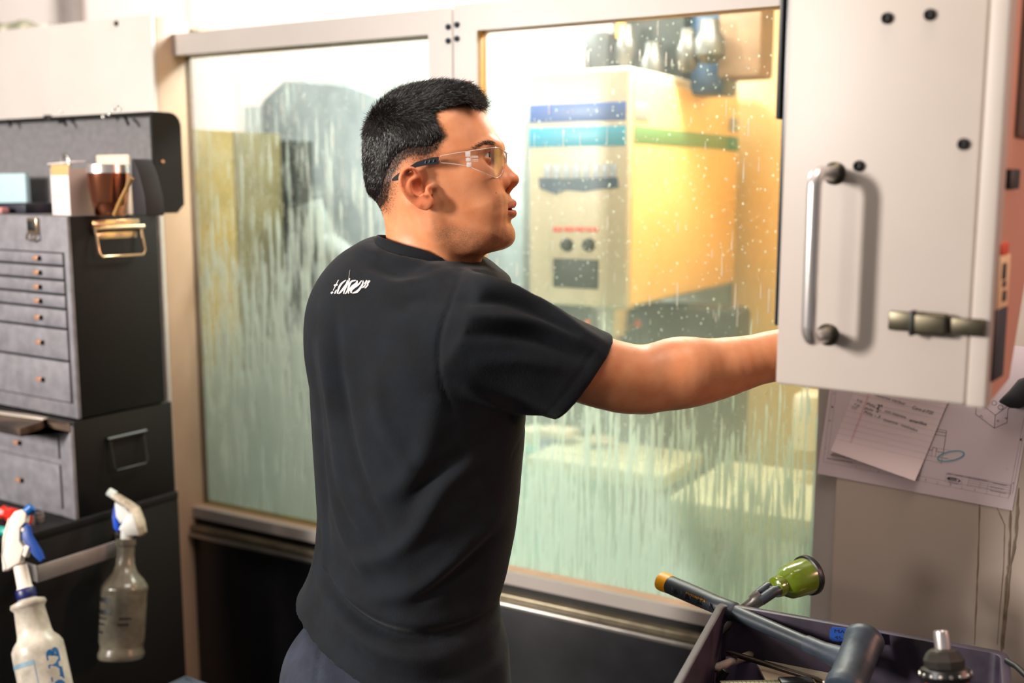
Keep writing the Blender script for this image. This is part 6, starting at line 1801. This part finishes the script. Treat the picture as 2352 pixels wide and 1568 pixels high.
for a0, a1, z0_, z1_ in ((-160, -80, zf - .010, zf - .002), (-82, -80, zf - .052, zf - .006), (-160, -80, zf - .056, zf - .052), (-150, -90, zf - .066, zf - .061), (-150, -86, zf - .078, zf - .073), (-150, -95, zf - .090, zf - .084)):
    ring_patch(a0, a1, z0_, z1_, M_faded, 'label_print', b1)
prof2 = [(0.90, 0), (0.96, .012), (0.97, .05), (0.90, .09), (0.90, .12), (0.95, .15), (0.97, .56), (0.98, .585), (1.0, .60), (0.97, .635), (0.80, .685), (0.52, .75), (0.40, .82), (0.37, .90), (0.37, .99), (0.42, .995), (0.42, 1.0)]
e2_, H2, b2 = bottle('spray_bottle', 'grimy grey spray bottle hanging from the far end of the rail', (290, 1248), (278, 1512), 2.20, 0.048, M_plg, None, None, None, 1, prof2, None, Yb=2.14)
MB().lathe([(.0195, 0), (.021, .001), (.021, .012), (.019, .014)], Matrix.Translation((0, 0, H2 - .004)), 28).build('collar', M_plg, e2_)
MB().lathe([(.012, 0), (.012, .02)], Matrix.Translation((0, 0, H2 + .009)), 16).build('neck_tube', M_greyw, e2_)
def head2(e, z0):
    P3 = lambda pts: [(x, z0 + z) for x, z in pts]
    h = MB().prism(P3([(.034, -.004), (.040, .004), (.034, .030), (.022, .056), (.004, .068), (-.020, .082), (-.030, .084), (-.032, .074), (-.006, .058), (.006, .050), (.010, .036), (.016, .006), (.026, -.004)]), -.011, .011, 'y').build('spray_head', mat('grimy_white', (190, 180, 160), 0.3, var=0.5, scale=30, col2=(120, 104, 84)), e, bevel=.002)
    MB().prism(P3([(-.014, .010), (.004, .040), (.016, .044), (.024, .016), (.030, -.002), (.004, -.004), (-.004, .004)]), -.013, .013, 'y').build('trigger_block', M_greyw, e, bevel=.003)
    MB().prism(P3([(-.026, .066), (-.004, .056), (.010, .040), (-.012, .022), (-.022, .036)]), -.007, .007, 'y').build('piston_cover', M_greyw, e, bevel=.001)
    MB().prism(P3([(-.028, .060), (-.022, .036), (-.016, .020), (-.018, .004), (-.026, .012), (-.030, .034)]), -.006, .006, 'y').build('trigger', mat('bright_blue', (14, 70, 190), 0.3), e, bevel=.001)
    MB().tube([(-.028, 0, z0 + .080), (-.042, 0, z0 + .088)], .009, 16).build('nozzle', mat('clear_tip', (206, 214, 210), .15, spec=.9, alpha=.8), e)
head2(e2_, H2 + .020)
M_mark = mat('black_mark', (16, 15, 15), 0.5)
for a0, a1, zf_ in ((-158, -104, .505), (-158, -100, .400)): ring_patch(a0, a1, H2 * zf_, H2 * zf_ + .010, M_mark, 'level_mark', b2, .0472)
for a0, a1, zf_ in ((-150, -115, .36), (-80, -50, .36), (-150, -120, .31), (-84, -56, .31), (-150, -124, .24)): ring_patch(a0, a1, H2 * zf_, H2 * zf_ + .004, M_mark, 'level_mark', b2, .0470)
# ------------------------------------------------------------------ parts bin, hammer, lamp, drill at the lower right
c0 = W(1658, 1376, 1.60); ZR = c0.z
def lv(px, py, z=None):
    z = ZR if z is None else z
    d = ray(px, py); t = (z - CAM_H) / d.z; return Vector((d.x * t, d.y * t, z))
Apt = lv(1652, 1380); Bpt = lv(2318, 1497); Cpt = lv(2345, 1790); Dpt = lv(1490, 1668)
bo = (Apt + Bpt + Cpt + Dpt) / 4; bo.z = 0
HB = 0.115; zbin = ZR - HB
binr = empty('parts_bin', bo, 'purple-black plastic parts bin full of tools at the lower right', 'bin')
M_bin = mat('purple_black_plastic', (60, 50, 66), 0.42, var=0.25, scale=12, col2=(38, 32, 44))
def rounded(pts, r, n=5):
    out = []; m = len(pts)
    for i in range(m):
        p, a, b = pts[i], pts[i - 1], pts[(i + 1) % m]
        u = (a - p).normalized() * r; v = (b - p).normalized() * r
        for k in range(n + 1):
            t = k / n; out.append((p + u) * (1 - t) ** 2 + p * 2 * t * (1 - t) + (p + v) * t * t)
    return out
corn = [Vector((q.x - bo.x, q.y - bo.y)) for q in (Apt, Bpt, Cpt, Dpt)]
ctr_ = sum(corn, Vector((0, 0))) / 4
def inset(pts, d, s=1.0): return [p + (ctr_ - p).normalized() * d for p in pts]
o_rim = rounded(corn, .02); i_rim = rounded(inset(corn, .011), .016); b_out = rounded(inset(corn, .013), .016); b_in = rounded(inset(corn, .016), .014)
def ringm(loops):
    n = len(loops[0][0]); vs = []; fs = []
    for pts, z in loops: vs += [(p.x, p.y, z) for p in pts]
    for i in range(len(loops) - 1):
        for k in range(n): fs.append((i * n + k, i * n + (k + 1) % n, (i + 1) * n + (k + 1) % n, (i + 1) * n + k))
    return vs, fs
mb = MB(); vs, fs = ringm([(b_in, zbin + .004), (b_in, ZR - .001), (i_rim, ZR), (o_rim, ZR), (o_rim, ZR - .008), (b_out, ZR - .009), (b_out, zbin)]); n = len(o_rim)
mb.add(vs, fs + [tuple(range(n)), tuple(range(6 * n, 7 * n))]); mb.build('bin_shell', M_bin, binr, bevel=.0008)
# wire bail at the right
pr = Vector((lv(2312, 1520).x - bo.x, lv(2312, 1520).y - bo.y))
MB().tube([(pr.x, pr.y, ZR + .002), (pr.x + .004, pr.y - .02, ZR + .003), (pr.x + .004, pr.y - .06, ZR + .003)], .004, 10).build('wire_bail', M_black, binr)
# cart that carries the bin (below the picture)
cart = empty('tool_cart', Vector((bo.x, bo.y, 0)), 'small steel cart carrying the purple-black bin', 'cart')
cx0, cx1 = min(p.x for p in corn) + .06, max(p.x for p in corn) - .06; cy0, cy1 = min(p.y for p in corn) + .06, max(p.y for p in corn) - .06
MB().rbox(cx0, cx1, cy0, cy1, zbin - .03, zbin - .0005, .004).build('cart_top', M_base, cart)
for x in (cx0 + .02, cx1 - .02):
    for y in (cy0 + .02, cy1 - .02): MB().rbox(x - .014, x + .014, y - .014, y + .014, 0, zbin - .03, .003).build('leg', M_base, cart)
MB().rbox(cx0, cx1, cy0, cy1, .25, .27, .004).build('cart_shelf', M_base, cart)
ZF = zbin + .0045
# dead-blow hammer resting over the rear left corner
hmm_a = W(1520, 1334, 1.70); hmm_b = W(1932, 1512, 1.425)
hd_ = (hmm_b - hmm_a); hl = hd_.length; hx_ = hd_.normalized()
rest_up = Vector((0, 0, 1)); rest_up = (rest_up - hx_ * rest_up.dot(hx_)).normalized(); hy_ = rest_up.cross(hx_)
HMX = Matrix(((hx_.x, hy_.x, rest_up.x, hmm_a.x), (hx_.y, hy_.y, rest_up.y, hmm_a.y), (hx_.z, hy_.z, rest_up.z, hmm_a.z), (0, 0, 0, 1)))
ham = empty('hammer', HMX, 'dark dead-blow hammer with a yellow-ended grip lying across the bin', 'hammer')
M_hgrey = mat('hammer_rubber', (44, 52, 60), 0.42, var=0.2, scale=20, bump=.1)
M_hhead = mat('hammer_head', (52, 62, 74), 0.45, var=0.35, scale=25, bump=.3)
M_hyel = mat('hammer_yellow', (232, 162, 24), 0.4, var=.2, scale=30)
kk = 1.6 / 2526
MB().tube([(0, 0, 0), (.006, 0, 0), (.020, 0, 0)], [.0165, .0170, .0160], 20, flat=.92).build('end_cap', M_hyel, ham, angle=40)
grip = MB().tube([(.014, 0, 0), (.03, 0, 0), (.07, 0, 0), (.12, 0, 0), (.152, 0, 0), (.158, 0, 0)], [.0155, .0160, .0158, .0150, .0165, .0120], 20, flat=.92).build('grip', M_hgrey, ham, angle=40)
for k in range(5):
    x = .042 + k * .025
    MB().prism([(x, -.004), (x + .010, -.002), (x + .004, .006)], -.0172, -.0150, 'y').build('grip_chevron', M_blackp, grip)
for k in range(6):
    x = .036 + k * .02
    MB().tube([(x, -.0155, -.004), (x + .004, -.0163, .002), (x + .001, -.0150, .006)], .0009, 6).build('grip_rib', M_hhead, grip)
MB().tube([(.155, 0, 0), (.25, 0, 0), (hl - .055, 0, 0)], [.0118, .0108, .0108], 18).build('shaft', M_hgrey, ham, angle=50)
MB().tube([(hl - .058, 0, 0), (hl - .03, 0, 0), (hl + .005, 0, 0)], [.0125, .0128, .018], 18).build('socket_neck', M_hhead, ham, angle=50)
vs, fs = text_mesh('GEARWRENCH', 0.011, extrude=.0001, bold=.0004)
mw = max(q.x for q in vs)
mb = MB()
for_vs = []
for q in vs:
    an = -0.9 + (q.y - .004) / .0162
    for_vs.append((.068 + q.x / mw * .040, -math.cos(an + .9 - .35) * .0166, math.sin(an + .9 + .35 - .0) * .0155))
mb.add(for_vs, fs); mb.build('grip_lettering', M_hyel, grip)
# head: fat cylinder crosswise, rims at both faces
ht = W(1988, 1462, 1.43); hb_ = W(1938, 1590, 1.345)
hz_ = (ht - hb_).normalized(); hcL = (ht - hb_).length
inv = HMX.inverted()
q0 = inv @ hb_; qd = (inv.to_3x3() @ hz_).normalized()
Mh = Matrix.Translation(q0) @ qd.to_track_quat('Z', 'Y').to_matrix().to_4x4()
rh = .027
MB().lathe([(rh * .86, -.002), (rh * .97, .000), (rh, .006), (rh, .016), (rh * .93, .020), (rh * .93, hcL - .018), (rh, hcL - .014), (rh, hcL - .004), (rh * .9, hcL), (rh * .6, hcL + .001), (1e-4, hcL + .001)], Mh, 36).build('hammer_head', M_hhead, ham, angle=40)

# green swivel lamp on a rod
lj = W(1772, 1352, 1.60); lc = W(1852, 1322, 1.64)
lmp = empty('work_lamp', lj, 'green bell-shaped lamp head with black rim on a jointed grey rod', 'lamp')
ax = (lc - lj).normalized(); Ml = ax.to_track_quat('Z', 'Y').to_matrix().to_4x4()
L_ = (lc - lj).length
M_lime = mat('lime_plastic', (104, 128, 18), 0.18, spec=.8, var=.3, scale=14, coat=.3)
MB().lathe([(.010, .004), (.0155, .008), (.0165, .016), (.0150, .022), (.020, .027), (.0255, .037), (.0285, L_ - .006), (.029, L_)], Ml, 36).build('lamp_bell', M_lime, lmp, angle=40)
MB().lathe([(.0285, L_ - .002), (.0315, L_), (.032, L_ + .006), (.030, L_ + .009), (.027, L_ + .009), (.024, L_ + .004), (1e-4, L_ + .003)], Ml, 36).build('lamp_rim', M_blackp, lmp, angle=40)
rt = W(1690, 1412, 1.585) - lj; rt2 = W(1640, 1462, 1.57) - lj
sidev = Vector((.3, -1, 0)).normalized()
for s in (-1, 1): MB().tube([Vector((0, 0, 0)) + sidev * .009 * s + ax * .012, sidev * .009 * s, rt * .38 + sidev * .008 * s], [.006, .0085, .008], 12).build('joint_fork', M_hgrey, lmp)
MB().tube([-sidev * .013, sidev * .0135], .0045, 12).build('joint_bolt', M_black, lmp)
MB().tube([rt * .30, rt * .5, rt * .55, rt, rt2], [.0125, .0115, .0085, .0082, .0082], 16).build('lamp_rod', mat('rod_grey', (96, 92, 88), .3, .6), lmp, angle=50)

# drill standing chuck-up
dt = W(2161, 1452, 1.24); db_ = W(2182, 1640, 1.215)
dax = (dt - db_).normalized(); DL = (dt - db_).length
Md = dax.to_track_quat('Z', 'Y').to_matrix().to_4x4(); Md.translation = db_
dr_ = empty('drill', Md, 'red and black drill standing chuck-up in the bin', 'drill')
def dz(py): return (W(2165, py, 1.23) - db_).dot(dax)
MB().lathe([(.0088, dz(1500)), (.0088, dz(1462)), (.0080, dz(1452)), (.0050, dz(1452)), (.0048, dz(1460)), (1e-4, dz(1460))], None, 24).build('bit_holder', M_chrome, dr_, angle=40)
MB().lathe([(.0225, dz(1534)), (.0235, dz(1515)), (.0200, dz(1502)), (.0160, dz(1494)), (.0100, dz(1490)), (1e-4, dz(1490))], None, 10).build('chuck', mat('chuck_grey', (70, 66, 62), .35, .6), dr_, angle=25)
cr_ = MB().lathe([(.0265, dz(1562)), (.0300, dz(1548)), (.0275, dz(1534)), (.022, dz(1530))], None, 36).build('clutch_ring', M_blackp, dr_, angle=40)
for k in range(16):
    a = 2 * math.pi * k / 16
    MB().lathe([(.0028, 0), (.002, .002), (1e-4, .0024)], Matrix.Rotation(a, 4, 'Z') @ Matrix.Translation((.0285, 0, dz(1545))) @ Matrix.Rotation(math.pi / 2, 4, 'Y'), 8).build('clutch_stud', M_alu, cr_)
MB().lathe([(.026, 0.0), (.027, dz(1600)), (.026, dz(1572)), (.022, dz(1560)), (.018, dz(1557))], None, 36).build('gear_case', mat('drill_red', (206, 40, 26), .35), dr_, angle=40)
MB().rbox(-.020, .020, -.022, .022, -.05, .0, .008, 3).build('motor_case', M_blackp, dr_)
MB().rbox(-.016, .016, -.10, -.015, -.04, -.005, .008, 3).build('drill_handle', M_blackp, dr_)

# smaller things inside
def flat(px4, z, t, name, label, cat, m, wave=0.0):
    pts = [lv(px, py, z) for px, py in px4]; o = sum(pts, Vector()) / len(pts); o.z = z
    e = empty(name, o, label, cat)
    mb = MB(); n = 8
    loc = [p - o for p in pts]
    mb.prism([(p.x, p.y) for p in loc], 0, t, 'z'); mb.build(name + '_body' if cat != 'rag' else 'cloth', m, e); return e
ZI = ZF + .03
flat([(1668, 1520), (1760, 1500), (1800, 1535), (1790, 1575), (1665, 1560)], ZF + .0, .03, 'plastic_block', 'mauve plastic block lying in the middle of the bin', 'block', mat('mauve_plastic', (128, 116, 142), .4))
rg = flat([(1738, 1528), (1790, 1510), (1850, 1514), (1895, 1535), (1915, 1568), (1900, 1600), (1770, 1590)], ZI + .001, .004, 'shop_rag', 'off-white shop rag lying under the hammer shaft', 'rag', mat('rag_white', (214, 204, 180), .8, var=.25, scale=12))
def rod(name, label, cat, p, q, z0_, z1_, r, m, seg=10, tip=None):
    a = lv(*p, z0_); b = lv(*q, z1_); e = empty(name, a, label, cat)
    MB().tube([Vector((0, 0, 0)), (b - a) * .06, (b - a) * .94, b - a], [r * .5, r, r, r * .6], seg).build(name + '_barrel', m, e, angle=40)
    if tip: MB().tube([(b - a) * 1.0, (b - a) * 1.12], [r * .5, r * .15], 8).build('tip', tip, e)
    return e
rod('scriber', 'long dark steel scriber lying across the rag', 'scriber', (1668, 1496), (1890, 1565), ZI + .020, ZI + .014, .0042, mat('dark_steel', (70, 62, 54), .3, .7), tip=M_alu)
rod('marker_pen', 'grubby grey marker pen beside the left wall of the bin', 'marker', (1640, 1535), (1728, 1502), ZF + .036, ZF + .040, .0065, mat('grubby_white', (176, 160, 148), .5, var=.4, scale=40))
rod('pin_punch', 'short black pin punch near the left wall of the bin', 'punch', (1650, 1568), (1668, 1538), ZF + .02, ZF + .04, .006, M_blackp)
# caliper along the bottom edge
a = lv(1655, 1573, ZI + .012); b = lv(1872, 1569, ZI + .012)
ce = empty('dial_caliper', axes((a.x, a.y, a.z), b - a, Vector((0, 0, 1)).cross(b - a)), 'steel caliper with an engraved scale along the bottom edge of the picture', 'caliper')
cl_ = (b - a).length
bmx = MB().rbox(0, cl_, -.010, .006, 0, .004, .0005).build('beam', mat('caliper_steel', (150, 140, 110), .3, .7), ce)
for k in range(18): MB().box(.006 + k * .006, .0068 + k * .006, -.002 if k % 5 else -.006, .0055, .0038, .0044).build('graduation', M_black, bmx)
MB().rbox(cl_ * .62, cl_ * .97, -.012, .008, .001, .008, .002).build('slider', M_blackp, ce)
# blue label with handwriting on the rear wall
q0_ = lv(1905, 1440, ZR); wall_dir = (Bpt - Apt).normalized(); wn = Vector((wall_dir.y, -wall_dir.x, 0))
if wn.y > 0: wn = -wn
def onwall(px, py, off):
    p = Apt + wn * off; d = ray(px, py); o = Vector((0, 0, CAM_H)); t = (p - o).dot(wn) / d.dot(wn); return o + d * t
L4 = [onwall(px, py, .0215) for px, py in ((1906, 1446), (1912, 1439), (2024, 1452), (2026, 1478), (1990, 1476), (1912, 1472), (1905, 1466))]
le_ = empty('bin_label', L4[0], 'blue handwritten label stuck inside the rear wall of the bin', 'label')
mb = MB(); vs = [p - L4[0] for p in L4]; vs2 = [p - wn * .001 for p in vs]
mb.add([v for v in vs] + vs2, [tuple(range(len(vs))), tuple(range(2 * len(vs) - 1, len(vs) - 1, -1))] + [(i, (i + 1) % len(vs), len(vs) + (i + 1) % len(vs), len(vs) + i) for i in range(len(vs))])
mb.build('label_tape', mat('label_blue', (24, 70, 150), .5), le_)
mb = MB()
for t, p_, q_, h_ in (('MAX  LOAD', (1915, 1452), (2010, 1462), 8), ('454', (1916, 1466), (1942, 1469), 7)):
    a = onwall(*p_, .022) - L4[0]; b = onwall(*q_, .022) - L4[0]; hgt = (onwall(p_[0], p_[1] - h_, .022) - onwall(*p_, .022)).length
    vs, fs = text_mesh(t, 1, extrude=0); mw = max(q.x for q in vs); xd = b - a
    mb.add([a + xd * (q.x / mw) + Vector((0, 0, 1)) * (q.y / .72 * hgt) for q in vs], fs)
mb.build('handwriting', mat('label_ink', (8, 12, 40), .6), le_)
